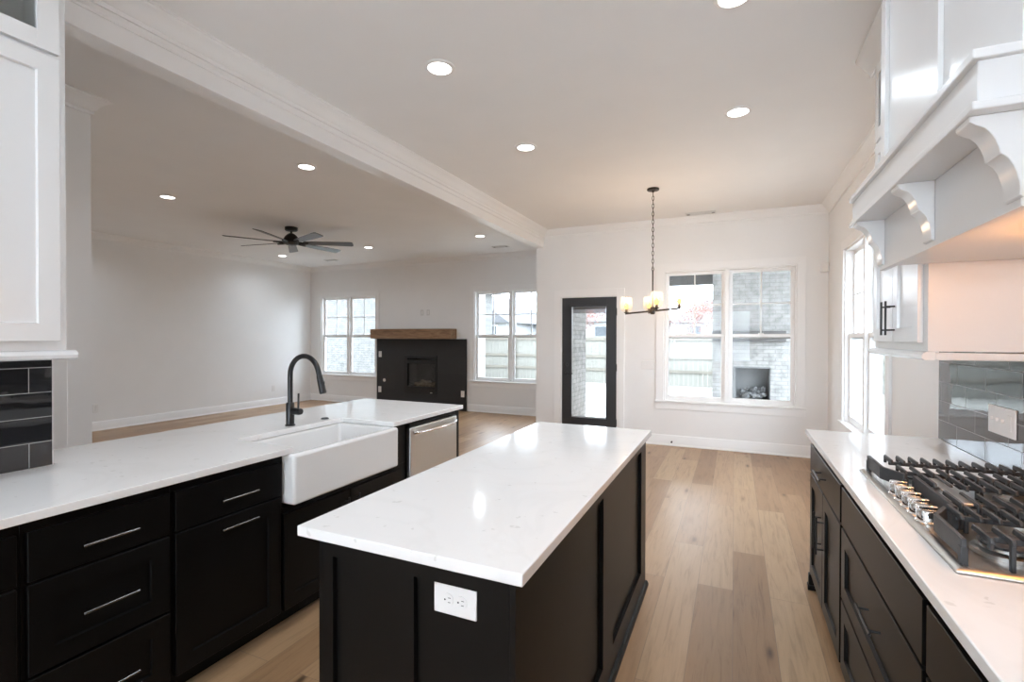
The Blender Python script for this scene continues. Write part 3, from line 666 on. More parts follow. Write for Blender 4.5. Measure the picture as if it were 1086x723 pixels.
# ------------------------------------------------------------------ gas cooktop
def cooktop():
    x0, x1, y0, y1 = .470, .985, 1.457, 2.419; yc = 1.938; z = CT+.0006
    root = thing('gas_cooktop', 'stainless five-burner gas cooktop with black cast iron grates on the right counter', 'cooktop', ((x0+x1)/2, yc, z))
    t = MB()
    ring = lambda e, zz: [(x0+e, y0+e, zz), (x1-e, y0+e, zz), (x1-e, y1-e, zz), (x0+e, y1-e, zz)]
    vs = ring(0, z) + ring(0, z+.006) + ring(.012, z+.012) + ring(.022, z+.012) + ring(.030, z+.006)
    fs = [(3, 2, 1, 0)]
    for k in range(4): fs += [(4*k+i, 4*k+(i+1) % 4, 4*k+4+(i+1) % 4, 4*k+4+i) for i in range(4)]
    fs.append((16, 17, 18, 19)); t.add(vs, fs)
    t.build('tray', 'steel_top', root, 0.002)
    zt = z+.006; gz0, gz1 = z+.050, z+.076
    for by, bx, rr in ((2.255, .62, .040), (2.255, .85, .050), (yc, .76, .062), (1.62, .62, .050), (1.62, .85, .040)):
        b = MB().lathe([(rr+.018, zt), (rr+.018, zt+.010), (rr, zt+.014), (rr-.004, zt+.024), (0, zt+.024)], (bx, by, 0)); bo = b.build('burner', 'steel', root)
        MB().lathe([(rr+.004, zt+.024), (rr+.006, zt+.030), (rr, zt+.036), (0, zt+.037)], (bx, by, 0)).build('burner_cap', 'iron', bo)
    def bar(mb, p, q, w_=.011, a=gz0, b=gz1, chamf=0.0):
        """upright bar from p to q (x, y), optional chamfered ends"""
        p = Vector((*p, 0)); q = Vector((*q, 0)); d = (q-p); ln = d.length; d.normalize(); nn = Vector((-d.y, d.x, 0))*w_/2
        prof = [(0, a), (ln, a), (ln, b-chamf), (ln-chamf*.7, b), (chamf*.7, b), (0, b-chamf)] if chamf else [(0, a), (ln, a), (ln, b), (0, b)]
        n = len(prof); vs = [p+d*s+nn+Vector((0, 0, h)) for s, h in prof] + [p+d*s-nn+Vector((0, 0, h)) for s, h in prof]
        mb.add(vs, [tuple(range(n)), tuple(range(n, 2*n))[::-1]] + [(i, n+i, n+(i+1) % n, (i+1) % n) for i in range(n)])
    xb = .955
    def grate(ya, yb, front, nf):
        g = MB()
        # front outline (deep apron bars), then back and sides
        for p, q in zip(front[:-1], front[1:]): bar(g, p, q, .012, z+.026, gz1-.004)
        bar(g, (xb, ya+.05), (xb, yb-.05), .009, gz0, gz1-.006)
        ym = (ya+yb)/2
        for yy in (ya+.062, yb-.062): bar(g, (max(p[0] for p in front), yy), (xb, yy), .009, gz1-.022, gz1-.008)
        for i in range(nf):
            x = xb - .004 - (i+.5)*.0385
            lim = [(p, q) for p, q in zip(front[:-1], front[1:])]
            lo, hi = ya, yb
            if x < max(p[0] for p in front):
                ys = []
                for p, q in lim:
                    if (p[0]-x)*(q[0]-x) < 0: ys.append(p[1]+(q[1]-p[1])*(x-p[0])/(q[0]-p[0]))
                if ys:
                    if front[0][0] < front[-1][0]: hi = max(ys)
                    else: lo = min(ys)
                if x < min(p[0] for p in front)+.015: continue
            if hi-lo < .05: continue
            gap = .030; mid = (lo+hi)/2
            bar(g, (x, lo), (x, mid-gap), .008, gz1-.009, gz1+.006, .010); bar(g, (x, mid+gap), (x, hi), .008, gz1-.009, gz1+.006, .010)
            bar(g, (x, lo+.004), (x, lo+.018), .009, zt if i % 4 == 1 else gz1-.024, gz1-.002); bar(g, (x, hi-.018), (x, hi-.004), .009, zt if i % 4 == 1 else gz1-.024, gz1-.002)
            pass
        for px, py in ((xb, ya+.006), (xb, yb-.006), (front[0][0], ya+.006), (front[-1][0], yb-.006)):
            g.box(px-.008, px+.008, py-.008, py+.008, zt, gz0+.004)
        return g.build('grate', 'iron', root, 0.002, 2)
    grate(1.488, 1.760, [(.495, 1.488), (.497, 1.672), (.545, 1.760)], 12)
    gc = grate(1.768, 2.108, [(.568, 1.768), (.568, 2.108)], 10)
    grate(2.116, 2.390, [(.545, 2.116), (.497, 2.204), (.495, 2.390)], 12)
    MB().box(.590, .640, 1.80, 2.08, gz1-.008, gz1-.001).build('griddle_rail', 'steel_top', gc, 0.003)
    for ky in (2.075, 2.006, 1.938, 1.870, 1.801):
        k = MB().lathe([(.029, zt), (.030, zt+.005), (.026, zt+.009), (.025, zt+.034), (.022, zt+.038), (0, zt+.038)], (.515, ky, 0)); ko = k.build('knob', 'chrome', root)
        q = MB().box(.490, .540, ky-.007, ky+.007, zt+.037, zt+.050); q.build('knob_grip', 'chrome', ko, 0.003)
cooktop()

# ------------------------------------------------------------------ range hood
def hood():
    y0, y1 = 1.385, 2.492; xf = .548
    root = thing('range_hood', 'white panelled range hood with mantel shelf and scrolled corbels above the cooktop', 'range hood', (.8, 1.94, 1.74))
    MB().box(xf+.014, XR-.012, y0+.014, y1-.002, 1.960, ZC-.002).build('chimney', 'white_cab', root)
    # shaker frame on the front of the chimney
    Ff = Face('x', xf+.014, -1); mb = MB(); st = .062; ym = 1.915
    for a, b in ((y0, y0+st), (ym-.052, ym+.052), (y1-st, y1)): Ff.box(mb, a, b, 0, .014, 2.062, 3.045)
    for a, b in ((y0+st, ym-.052), (ym+.052, y1-st)): Ff.box(mb, a, b, 0, .014, 2.93, 3.045)
    mb.build('chimney_frame', 'white_cab', root, 0.0012)
    cr = MB(); prof = [(0, ZC-.10), (.014, ZC-.10), (.03, ZC-.06), (.07, ZC-.03), (.085, ZC-.02), (.085, ZC-.003), (0, ZC-.003)]
    Face('x', xf, -1).prism(cr, prof, y0-.08, y1); cr.build('crown', 'white_cab', root)
    # mantel shelf
    s = MB(); sx = .449; a, b = 1.330, 2.548; bk = .685
    s.box(sx, xf, a, b, 2.040, 2.061); s.box(xf, XR-.013, a, y0+.012, 2.040, 2.061)
    s.box(sx+.012, xf+.013, a+.012, b-.012, 1.9525, 2.040); s.box(xf, XR-.013, a+.012, y0+.012, 1.9525, 2.040)
    s.box(sx, xf+.013, a, b, 1.934, 1.9525); s.box(xf, XR-.013, a, y0+.012, 1.934, 1.9525)
    s.build('mantel_shelf', 'white_cab', root, 0.0025)
    # apron box below
    p = MB(); p.box(xf, xf+.022, y0, y1, 1.737, 1.934); p.box(xf+.022, XR-.013, y0, y0+.02, 1.737, 1.934); p.box(xf+.022, .70, y1-.02, y1, 1.757, 1.934)
    p.build('apron', 'white_cab', root, 0.002)
    u = MB(); u.box(xf+.0225, XR-.013, y0+.0205, y1-.0205, 1.756, 1.772); uo = u.build('underside_panel', 'white_cab', root, 0.001)
    n = MB(); n.box(.72, .98, 1.42, 1.80, 1.748, 1.7555); no = n.build('vent_insert', 'steel', root, 0.002)
    for k in range(2):
        f = MB().box(.74, .96, 1.43+.185*k, 1.605+.185*k, 1.745, 1.7478); f.build('filter', 'steel', no, 0.001)
    # corbels: S-curved brackets
    raw = [(.455, 1.9335), (.457, 1.922), (.469, 1.914), (.485, 1.907), (.496, 1.897), (.507, 1.880), (.514, 1.862), (.516, 1.847), (.524, 1.843), (.533, 1.835), (.541, 1.822), (.547, 1.806), (.552, 1.788), (.554, 1.770), (.553, 1.757), (.560, 1.753)]
    prof = [(xf-.0003, 1.9335)] + [(.455+(x-.455)*.85, z) for x, z in raw] + [(xf-.0003, 1.753)]
    for cy in (1.402, 1.908, 2.450):
        cb = MB().prism(prof, cy-.036, cy+.036, 'y'); cb.build('corbel', 'white_cab', root, 0.002)
    for cy in (1.50, 1.74):
        h = MB().lathe([(0, 1.733), (.020, 1.733), (.024, 1.737), (.026, 1.7445), (0, 1.7445)], (.84, cy, 0)); h.build('hood_lamp', 'hoodlens', root)
        l = bpy.data.lights.new('hood_bulb', 'POINT'); l.energy = HOOD_W; l.color = (1.0, .42, .11); l.shadow_soft_size = .03
        lo = bpy.data.objects.new('hood_bulb', l); C.objects.link(lo); lo.location = (.84, cy, 1.705)
hood()

# ------------------------------------------------------------------ wall cabinets
def upper_cabinet(label, F_, u0, u1, depth, doors, handles, crown_ends, rail_ends, near_panel=False):
    root = thing('wall_cabinet', label, 'cabinet', F_.pt((u0+u1)/2, -depth/2, 1.37))
    top = ZC-.004
    c = MB()
    F_.box(c, u0, u1, -depth, 0, 1.405, 2.560)                       # lower box
    F_.box(c, u0, u1, -depth, -depth+.018, 2.560, top)               # upper display box, open front
    F_.box(c, u0, u0+.018, -depth, -.02, 2.560, top); F_.box(c, u1-.018, u1, -depth, -.02, 2.560, top)
    F_.box(c, u0, u1, -depth, 0, top-.10, top)
    F_.box(c, u0, doors[0][0]+.012, -.02, 0, 2.560, top-.10); F_.box(c, doors[-1][1]-.012, u1, -.02, 0, 2.560, top-.10)
    c.build('carcass', 'white_cab', root, 0.001)
    for i, (a, b) in enumerate(doors):
        m_ = MB(); shaker(F_, m_, a, b, 1.440, 2.500, .0005); d = m_.build('door', 'white_cab', root, smooth=0)
        if handles[i] is not None:
            h = MB(); pull(F_, h, handles[i], 1.553, .162, .0205, True, out=.036); h.build('handle', 'black_metal', d)
        g = MB(); z0, z1, f_ = 2.515, 2.930, .065
        F_.box(g, a, a+f_, .0005, .0205, z0, z1); F_.box(g, b-f_, b, .0005, .0205, z0, z1); F_.box(g, a+f_, b-f_, .0005, .0205, z0, z0+f_); F_.box(g, a+f_, b-f_, .0005, .0205, z1-f_, z1)
        go = g.build('glass_door', 'white_cab', root, 0.001)
        q = MB(); F_.box(q, a+f_, b-f_, .006, .010, z0+f_, z1-f_); q.build('pane', 'cab_glass', go, smooth=0)
    k = MB(); prof = [(0, ZC-.11), (.014, ZC-.11), (.018, ZC-.095), (.034, ZC-.07), (.066, ZC-.035), (.082, ZC-.02), (.086, ZC-.004), (0, ZC-.004)]
    F_.prism(k, prof, u0-crown_ends[0], u1+crown_ends[1]); k.build('crown', 'white_cab', root)
    r = MB(); rp = [(-.02, 1.404), (.006, 1.404), (.018, 1.398), (.024, 1.388), (.021, 1.376), (.012, 1.370), (-.02, 1.370)]
    F_.prism(r, rp, u0-rail_ends[0], u1+rail_ends[1]); 
    r.build('light_rail', 'white_cab', root)
    if near_panel:
        q = MB(); F_.box(q, u0-.012, u0-.0003, -depth, -.0205, 1.370, 1.400); q.build('light_rail', 'white_cab', root, 0.004)
    return root
upper_cabinet('white wall cabinet with black bar handles between the range hood and the side window', Face('x', .712, -1), 2.500, 3.320, .30, [(2.552, 2.901), (2.907, 3.256)], [2.868, 2.942], (0, .085), (.012, .028), True)
upper_cabinet('white wall cabinet at the left edge above the black tile', Face('x', -2.342, 1), .215, 1.015, .29, [(.240, .613), (.619, .990)], [None, None], (0, .0), (0, .028))

# switch plates on the tile
def switch_plate(label, F_, u, z, gangs, d0, ht=.118, kinds=None):
    w_ = .070+.046*(gangs-1)+.02
    root = thing('switch_plate', label, 'switch', F_.pt(u, d0, z))
    p = MB(); F_.box(p, u-w_/2, u+w_/2, d0, d0+.006, z-ht/2, z+ht/2); p.build('cover_plate', 'plate', root, 0.003)
    for k in range(gangs):
        cu = u+(k-(gangs-1)/2)*.046
        s = MB()
        if kinds and kinds[k] == 'rocker': F_.box(s, cu-.0165, cu+.0165, d0+.006, d0+.0085, z-.033, z+.033); s.build('rocker', 'plate', root, 0.002)
        else: F_.box(s, cu-.005, cu+.005, d0+.006, d0+.016, z-.004, z+.011); s.build('toggle', 'plate', root, 0.0015)
    return root
switch_plate('white four-gang switch plate on the black tile behind the cooktop', Face('x', XR-.010, -1), 2.69, 1.115, 4, .0002, kinds=['rocker', 'toggle', 'toggle', 'toggle'])
switch_plate('white switch plate on the dining wall between the black door and the window', Face('y', YD, -1), -1.075, 1.08, 3, .0002)
outlet('wall_outlet', 'white outlet on the living room left wall, the one nearer the camera', Face('x', XL, 1), 4.24, .347)
outlet('wall_outlet', 'white outlet on the living room left wall, the far one seen left of the faucet', Face('x', XL, 1), 7.45, .355)
md = thing('motion_detector', 'small white motion detector high in the corner of the dining wall', 'sensor', (.975, YD-.03, 2.30))
MB().prism([(.940, YD-.001), (1.022, YD-.001), (1.022, YD-.075), (1.005, YD-.082), (.946, YD-.028)], 2.245, 2.355).build('housing', 'plate', md, 0.006)
ds = thing('door_stopper', 'small black door stopper on the baseboard under the dining window', 'door stopper', (-.757, YD-.03, .062))
MB().cyl((-.757, YD-.0165, .062), (-.757, YD-.075, .062), .007).build('rod', 'black_metal', ds)
MB().cyl((-.757, YD-.075, .062), (-.757, YD-.092, .062), .012).build('tip', 'rubber', ds, 0.002)

# ------------------------------------------------------------------ fireplace
def fireplace():
    yf = YL-.05; F_ = Face('y', yf, -1)
    root = thing('fireplace', 'living room fireplace with charcoal tile surround and black gas firebox', 'fireplace', (-5.89, YL-.02, 0))
    a, b, c, d = -6.275, -5.465, .290, 1.075
    s = MB(); u0, u1, h = -6.995, -4.800, 1.418
    y0, y1 = yf, YL-.0005
    s.box(u0, a, y0, y1, 0, h); s.box(b, u1, y0, y1, 0, h); s.box(a, b, y0, y1, 0, c); s.box(a, b, y0, y1, d, h)
    s.build('tile_surround', 'slate', root, 0.0015)
    f = MB()
    F_.box(f, a+.001, a+.085, -.04, .012, c, d); F_.box(f, b-.045, b-.001, -.04, .012, c, d); F_.box(f, a+.085, b-.045, -.04, .012, d-.055, d); F_.box(f, a+.085, b-.045, -.04, .008, d-.165, d-.085); F_.box(f, a+.085, b-.045, -.04, .012, c, c+.15)
    fo = f.build('firebox_frame', 'firebox', root, 0.002)
    k = MB(); F_.box(k, b-.16, b-.11, .012, .0135, c+.025, c+.04); k.build('badge', 'steel', fo)
    l = MB(); yb = YL+.34
    l.box(a+.03, b-.03, yb, yb+.02, c, d-.03); l.box(a+.03, a+.05, YL, yb, c, d-.03); l.box(b-.05, b-.03, YL, yb, c, d-.03); l.box(a+.03, b-.03, YL, yb, c+.06, c+.10); l.box(a+.03, b-.03, YL, yb, d-.05, d-.03)
    l.build('firebox_liner', 'firebrick', root)
    g = MB(); F_.box(g, a+.08, b-.04, -.024, -.020, c+.145, d-.16); g.build('fire_glass', 'fire_glass', root, smooth=0)
    for (p, q, r) in (((-6.12, YL+.14, .47), (-5.72, YL+.08, .52), .045), ((-6.02, YL+.06, .45), (-5.62, YL+.16, .48), .040), ((-5.95, YL+.12, .55), (-5.68, YL+.05, .47), .034), ((-5.80, YL+.05, .44), (-5.56, YL+.10, .46), .030)):
        mb = MB(); p = Vector(p); q = Vector(q); pts = [p.lerp(q, i/6)+Vector((0, 0, random.uniform(-.008, .008))) for i in range(7)]
        mb.tube(pts, [r*random.uniform(.85, 1.1) for _ in pts], 10); mb.build('log', 'log', root)
fireplace()
mt_ = MB().box(-7.015, -5.035, YL-.235, YL-.0005, 1.4205, 1.622).build('mantel_beam', 'mantel', None, 0.004)
tag(mt_, 'brown stained wooden mantel beam above the charcoal fireplace', 'mantel')
FF = Face('y', YL-.05, -1)
outlet('wall_outlet', 'white outlet on the upper left of the charcoal fireplace tile', FF, -6.90, 1.09, d0=.0002)
outlet('wall_outlet', 'white outlet low on the left side of the charcoal fireplace tile', FF, -6.91, .34, d0=.0002)
outlet('wall_outlet', 'white outlet low on the right side of the charcoal fireplace tile', FF, -4.87, .335, d0=.0002)
gv = thing('gas_valve', 'round white gas key valve on the left of the fireplace tile', 'valve', (-6.79, YL-.05, .54))
MB().cyl((-6.79, YL-.0505, .54), (-6.79, YL-.056, .54), .036).cyl((-6.79, YL-.056, .54), (-6.79, YL-.066, .54), .012).build('escutcheon', 'plate', gv, 0.002)
for lb, u in (('pale blank wall plate above the mantel, the left one of two', -5.86), ('pale blank wall plate above the mantel, the right one of two', -5.71)):
    p = thing('wall_plate', lb, 'wall plate', (u, YL, 1.96)); Face('y', YL, -1)
    q = MB(); Face('y', YL, -1).box(q, u-.04, u+.04, .0002, .006, 1.90, 2.02); po = q.build('cover_plate', 'vent', p, 0.003)
    q = MB(); Face('y', YL, -1).box(q, u-.017, u+.017, .006, .008, 1.927, 1.993); q.build('insert', 'plate', p, 0.001)

# ------------------------------------------------------------------ ceiling fixtures
def can_light():
    root = thing('recessed_light', '', 'ceiling light', (0, 0, ZC))
    MB().lathe([(.066, ZC-.002), (.070, ZC-.010), (.088, ZC-.006), (.092, ZC-.0005)], (0, 0, 0), 36).build('trim_ring', 'plate', root)
    MB().lathe([(0, ZC-.006), (.069, ZC-.006), (.069, ZC-.0025), (0, ZC-.0025)], (0, 0, 0), 36).build('lens', 'lens', root)
    for o in root.children:
        o.data.transform(Matrix.Translation((0, 0, 0)))
    return root
cl = can_light(); n_used = 0
CANS = [(-1.593, 2.475, 'large round recessed ceiling light over the middle of the kitchen, nearest of the lit ones'),
        (.015, 3.815, 'round recessed ceiling light nearest the right wall, in front of the dining window'),
        (-1.597, 3.80, 'round recessed kitchen ceiling light between the island and the chandelier'),
        (-.010, 2.52, 'round recessed ceiling light cut by the top edge of the photo'),
        (-1.593, .70, None), (-.010, 1.15, None), (-1.593, -.3, None), (-.01, -.3, None),  # unseen; the first stands off the grid, added to brighten the peninsula
        (-3.652, 3.40, 'round recessed ceiling light in the living room closest to the beam, near row'),
        (-5.889, 3.49, 'round recessed ceiling light in the living room far left of the photo'),
        (-8.09, 3.49, None),
        (-3.653, 6.84, 'round recessed ceiling light in the living room above the right window'),
        (-5.922, 6.90, 'round recessed ceiling light in the living room above the fireplace'),
        (-8.092, 6.94, 'round recessed ceiling light under the ceiling fan near the living room corner'),
        ]
for x, y, lb in CANS:
    if lb is None:
        o = copy_tree(cl); o['label'] = 'round recessed ceiling light out of view'
    elif n_used == 0: o = cl; n_used = 1
    else: o = copy_tree(cl)
    o.location = (x, y, ZC); o['group'] = 'recessed ceiling lights'
    o['label'] = lb or 'round recessed ceiling light outside the frame'
    l = bpy.data.lights.new('can_lamp', 'AREA'); l.shape = 'DISK'; l.size = .13; l.energy = CAN_W * (1.0 if x > -2.7 else .9) * (.5 if y < 1 else .72 if y < 3 else 1.0); l.color = (.78, .895, 1.0); l.spread = R(150)
    lo = bpy.data.objects.new('can_lamp', l); C.objects.link(lo); lo.location = (x, y, ZC-.014)

def register(label, x, y, w_, l_, ends=True):
    root = thing('ceiling_vent', label, 'vent', (x, y, ZC))
    MB().box(x-w_/2, x+w_/2, y-l_/2, y+l_/2, ZC-.006, ZC-.0005).build('vent_frame', 'vent', root, 0.002)
    mb = MB()
    for k in range(5):
        yy = y-l_/2+.025+k*(l_-.05)/4; mb.box(x-w_/2+.02, x+w_/2-.02, yy-.004, yy+.004, ZC-.010, ZC-.0062)
    mb.build('louvre', 'vent', root)
    e = MB(); e.box(x-w_/2+.015, x-w_/2+.05, y-.03, y+.03, ZC-.012, ZC-.0104); e.box(x+w_/2-.05, x+w_/2-.015, y-.03, y+.03, ZC-.012, ZC-.0104); e.build('damper_tab', 'grey', root)
register('long ceiling vent by the crown over the dining window', -.40, 6.72, .36, .15)
register('ceiling vent in the living room near the beam', -3.75, 7.78, .30, .15)
register('ceiling vent in the living room beyond the fan', -7.63, 7.76, .30, .15)

# ceiling fan
def fan():
    fx, fy = -5.885, 5.20
    root = thing('ceiling_fan', 'black seven-blade ceiling fan hanging in the living room', 'ceiling fan', (fx, fy, 2.83))
    MB().lathe([(0, ZC-.001), (.085, ZC-.001), (.088, ZC-.01), (.086, ZC-.045), (.072, ZC-.055), (.02, ZC-.058), (0, ZC-.058)], (fx, fy, 0)).build('canopy', 'fan', root)
    MB().cyl((fx, fy, 2.955), (fx, fy, ZC-.05), .014).build('downrod', 'fan', root)
    MB().lathe([(0, 2.962), (.03, 2.96), (.055, 2.945), (.085, 2.915), (.105, 2.875), (.108, 2.845), (.115, 2.838), (.115, 2.818), (.09, 2.800), (.05, 2.788), (0, 2.784)], (fx, fy, 0), 36).build('motor_housing', 'fan', root)
    for k in range(7):
        a = R(-121+360/7*k); mb = MB(); d = Vector((math.cos(a), math.sin(a), 0)); s = Vector((-math.sin(a), math.cos(a), 0))
        tilt = R(-13); sv = s*math.cos(tilt)+Vector((0, 0, 1))*math.sin(tilt); nv = d.cross(sv)
        c0 = Vector((fx, fy, 2.828)); outl = [(.17, -.045), (.30, -.058), (.84, -.070), (.862, -.058), (.870, 0.0), (.862, .058), (.84, .070), (.30, .058), (.17, .045)]
        n = len(outl); vs = [c0+d*r_+sv*w_+nv*.004 for r_, w_ in outl] + [c0+d*r_+sv*w_-nv*.004 for r_, w_ in outl]
        mb.add(vs, [tuple(range(n)), tuple(range(n, 2*n))[::-1]] + [(i, n+i, n+(i+1) % n, (i+1) % n) for i in range(n)])
        bo = mb.build('blade', 'blade', root, 0.001)
        ir = MB(); ir.tube([c0+d*.09-Vector((0, 0, .006)), c0+d*.15-nv*.007, c0+d*.24-nv*.008], [.018, .016, .012], 8); ir.build('blade_iron', 'fan', bo)
fan()

# chandelier
def chandelier():
    cx, cy = -.80, 5.42; zb = 1.742
    root = thing('chandelier', 'dark bronze four-light chandelier on a chain above the dining area', 'chandelier', (cx, cy, ZC))
    MB().lathe([(0, ZC-.001), (.062, ZC-.001), (.064, ZC-.012), (.060, ZC-.020), (.012, ZC-.024), (.010, ZC-.04), (0, ZC-.04)], (cx, cy, 0)).build('canopy', 'bronze', root)
    ch = MB(); z = ZC-.038; k = 0
    while z > 2.19:
        pts = []
        for i in range(16):
            a = 2*PI*i/16; u = .0095*math.cos(a); v = .0255*math.sin(a)
            pts.append((cx+(u if k % 2 else 0), cy+(0 if k % 2 else u), z-.0225+v))
        ch.tube(pts, .0030, 6, closed=True); z -= .042; k += 1
    ch.build('chain', 'bronze', root)
    body = MB(); body.cyl((cx, cy, zb), (cx, cy, 2.18), .0075); body.tube([(cx+.012*math.cos(a), cy, 2.188+.012*math.sin(a)) for a in [2*PI*i/14 for i in range(14)]], .003, 6, closed=True)
    body.build('stem', 'bronze', root)
    MB().lathe([(0, zb+.045), (.018, zb+.045), (.026, zb+.035), (.026, zb-.025), (.018, zb-.034), (0, zb-.036)], (cx, cy, 0)).build('hub', 'bronze', root)
    view = math.atan2(cy, cx)                                     # direction from the camera
    for k in range(4):
        a = view + PI + R(8) + k*PI/2
        d = Vector((math.cos(a), math.sin(a), 0)); s = Vector((-d.y, d.x, 0)); ln = .275
        e = Vector((cx, cy, zb)) + d*ln
        left = Vector((math.cos(view+PI/2), math.sin(view+PI/2), 0)); e.z += -.028*d.dot(left)
        mb = MB(); p = Vector((cx, cy, zb)); w_ = .009; h_ = .009; vs = []
        for q in (p, e+d*.012):
            vs += [q+s*w_+Vector((0, 0, h_)), q-s*w_+Vector((0, 0, h_)), q-s*w_-Vector((0, 0, h_)), q+s*w_-Vector((0, 0, h_))]
        mb.add(vs, [(0, 1, 2, 3), (7, 6, 5, 4)] + [(i, 4+i, 4+(i+1) % 4, (i+1) % 4) for i in range(4)])
        ao = mb.build('arm', 'bronze', root, 0.001)
        MB().lathe([(0, e.z+.008), (.024, e.z+.009), (.026, e.z+.016), (.014, e.z+.02), (.014, e.z+.05), (0, e.z+.05)], (e.x, e.y, 0)).build('lamp_holder', 'bronze', ao)
        prof = [(.028, e.z+.018), (.050, e.z+.030), (.064, e.z+.060), (.068, e.z+.095), (.063, e.z+.140), (.054, e.z+.178), (.052, e.z+.178), (.061, e.z+.140), (.066, e.z+.095), (.062, e.z+.060), (.048, e.z+.032), (.028, e.z+.020)]
        MB().lathe(prof, (e.x, e.y, 0), 32).build('glass_shade', 'shade', ao)
        MB().lathe([(0, e.z+.045), (.014, e.z+.047), (.024, e.z+.062), (.026, e.z+.078), (.018, e.z+.100), (0, e.z+.112)], (e.x, e.y, 0)).build('bulb', 'bulb', ao)
        l = bpy.data.lights.new('chandelier_bulb', 'POINT'); l.energy = CHAND_W; l.color = (1.0, .72, .48); l.shadow_soft_size = .02
        lo = bpy.data.objects.new('chandelier_bulb', l); C.objects.link(lo); lo.location = (e.x, e.y, e.z+.145)
chandelier()

# ------------------------------------------------------------------ outside
struct(MB().box(-40, 30, YL+.2, 60, -.30, -.12).box(XR+.2, 30, -5, YL+.2, -.30, -.12).box(-40, XL-.2, -5, YL+.2, -.30, -.12), 'ground', 'ground')
struct(MB().box(BX0+WT+.12, 4.2, YD+WT, 11.4, -.12, -.04), 'patio_slab', 'concrete')
struct(MB().box(BX0+WT, BX0+WT+.11, YD+WT, YL+WT, -.12, 3.0), 'wall_brick_return', 'brick_y')
struct(MB().box(BX0+WT, BX0+WT+.11, YL+WT, 8.75, -.12, 3.0), 'wall_brick_corner', 'brick_y')
struct(MB().box(-7.0, -4.86, YL+WT+.35, 9.35, -.12, 4.5), 'wall_chimney', 'brick_y')
# patio roof
struct(MB().box(BX0+.3, 4.2, YD+WT+.02, 11.5, 2.84, 2.92), 'patio_roof', 'trim')
pbm = MB().box(-2.0, 4.2, 11.25, 11.45, 2.60, 2.84).build('patio_beam', 'stain_wood'); pbm['kind'] = 'structure'
# patio fireplace
def patio_fireplace():
    y = 10.6; F_ = Face('y', y, -1)
    root = thing('patio_fireplace', 'whitewashed brick outdoor fireplace on the patio beyond the dining window', 'outdoor fireplace', (.4, 10.9, -.04))
    a, b, c, d = -.02, .635, .235, .895; x0, x1 = -.40, 2.2
    s = MB(); s.box(x0, a, y, y+.6, -.04, 2.835); s.box(b, x1, y, y+.6, -.04, 2.835); s.box(a, b, y, y+.6, -.04, c); s.box(a, b, y, y+.6, d, 2.835); s.box(a, b, y+.52, y+.6, c, d)
    s.build('brick_chimney', 'brick_x', root, smooth=0)
    l = MB(); l.box(a+.003, a+.012, y+.02, y+.517, c+.002, d-.002); l.box(b-.012, b-.003, y+.02, y+.517, c+.002, d-.002); l.box(a+.012, b-.012, y+.505, y+.517, c+.002, d-.002); l.build('firebox_liner', 'house_wall', root)
    m_ = MB().box(-.40, .88, y-.16, y-.0005, 1.385, 1.590); m_.build('mantel', 'stain_wood', root, 0.004)
    f = MB(); F_.box(f, a+.002, a+.05, -.06, .006, c+.002, d-.002); F_.box(f, a+.05, b-.002, -.06, .006, d-.03, d-.002); f.build('firebox_frame', 'grey', root)
    r = MB()
    for i in range(46):
        rr = random.uniform(.03, .06); p = (random.uniform(a+.16, b-.07), y+random.uniform(.1, .42), c+.03+random.uniform(0, .22)*(1-abs(random.uniform(-.6, .6))))
        r.lathe([(0, -rr*.8), (rr*.7, -rr*.55), (rr, 0), (rr*.72, rr*.5), (0, rr*.8)], p, 7)
    o = r.build('fire_rock', 'rock', root); o['kind'] = 'stuff'
patio_fireplace()

# fence
def fence(label, p, q, h=1.50, rails=(.35, .80, 1.40)):
    p = Vector((*p, 0)); q = Vector((*q, 0)); d = q-p; ln = d.length; d.normalize(); n = Vector((d.y, -d.x, 0))
    if n.dot(-p) < 0: n = -n
    root = thing('garden_fence', label, 'fence', p + d*ln/2 + Vector((0, 0, -.12)))
    mb = MB(); k = int(ln/.145)
    def obx(mb_, s0, s1, d0, d1, z0, z1):
        vs = []
        for z in (z0, z1):
            for s_, dd in ((s0, d0), (s1, d0), (s1, d1), (s0, d1)): vs.append(p+d*s_+n*dd+Vector((0, 0, z)))
        mb_.add(vs, [(3, 2, 1, 0), (4, 5, 6, 7), (0, 1, 5, 4), (1, 2, 6, 5), (2, 3, 7, 6), (3, 0, 4, 7)])
    for i in range(k): obx(mb, i*.145, i*.145+.139, 0, .018, -.12, h)
    mb.build('fence_boards', 'fence', root, smooth=0)
    for z in rails:
        r = MB(); obx(r, 0, ln, .019, .057, z-.045, z+.045); r.build('fence_rail', 'fence_post', root, smooth=0)
    for i in range(int(ln/2.4)+1):
        r = MB(); obx(r, i*2.4, i*2.4+.09, .058, .148, -.12, h-.04); r.build('fence_post', 'fence_post', root, smooth=0)
fence('pale vertical board garden fence across the back of the yard', (-9.9, 16.8), (6.0, 16.8))
fence('pale vertical board garden fence running along the right side of the yard', (6.0, 3.0), (6.0, 16.7))

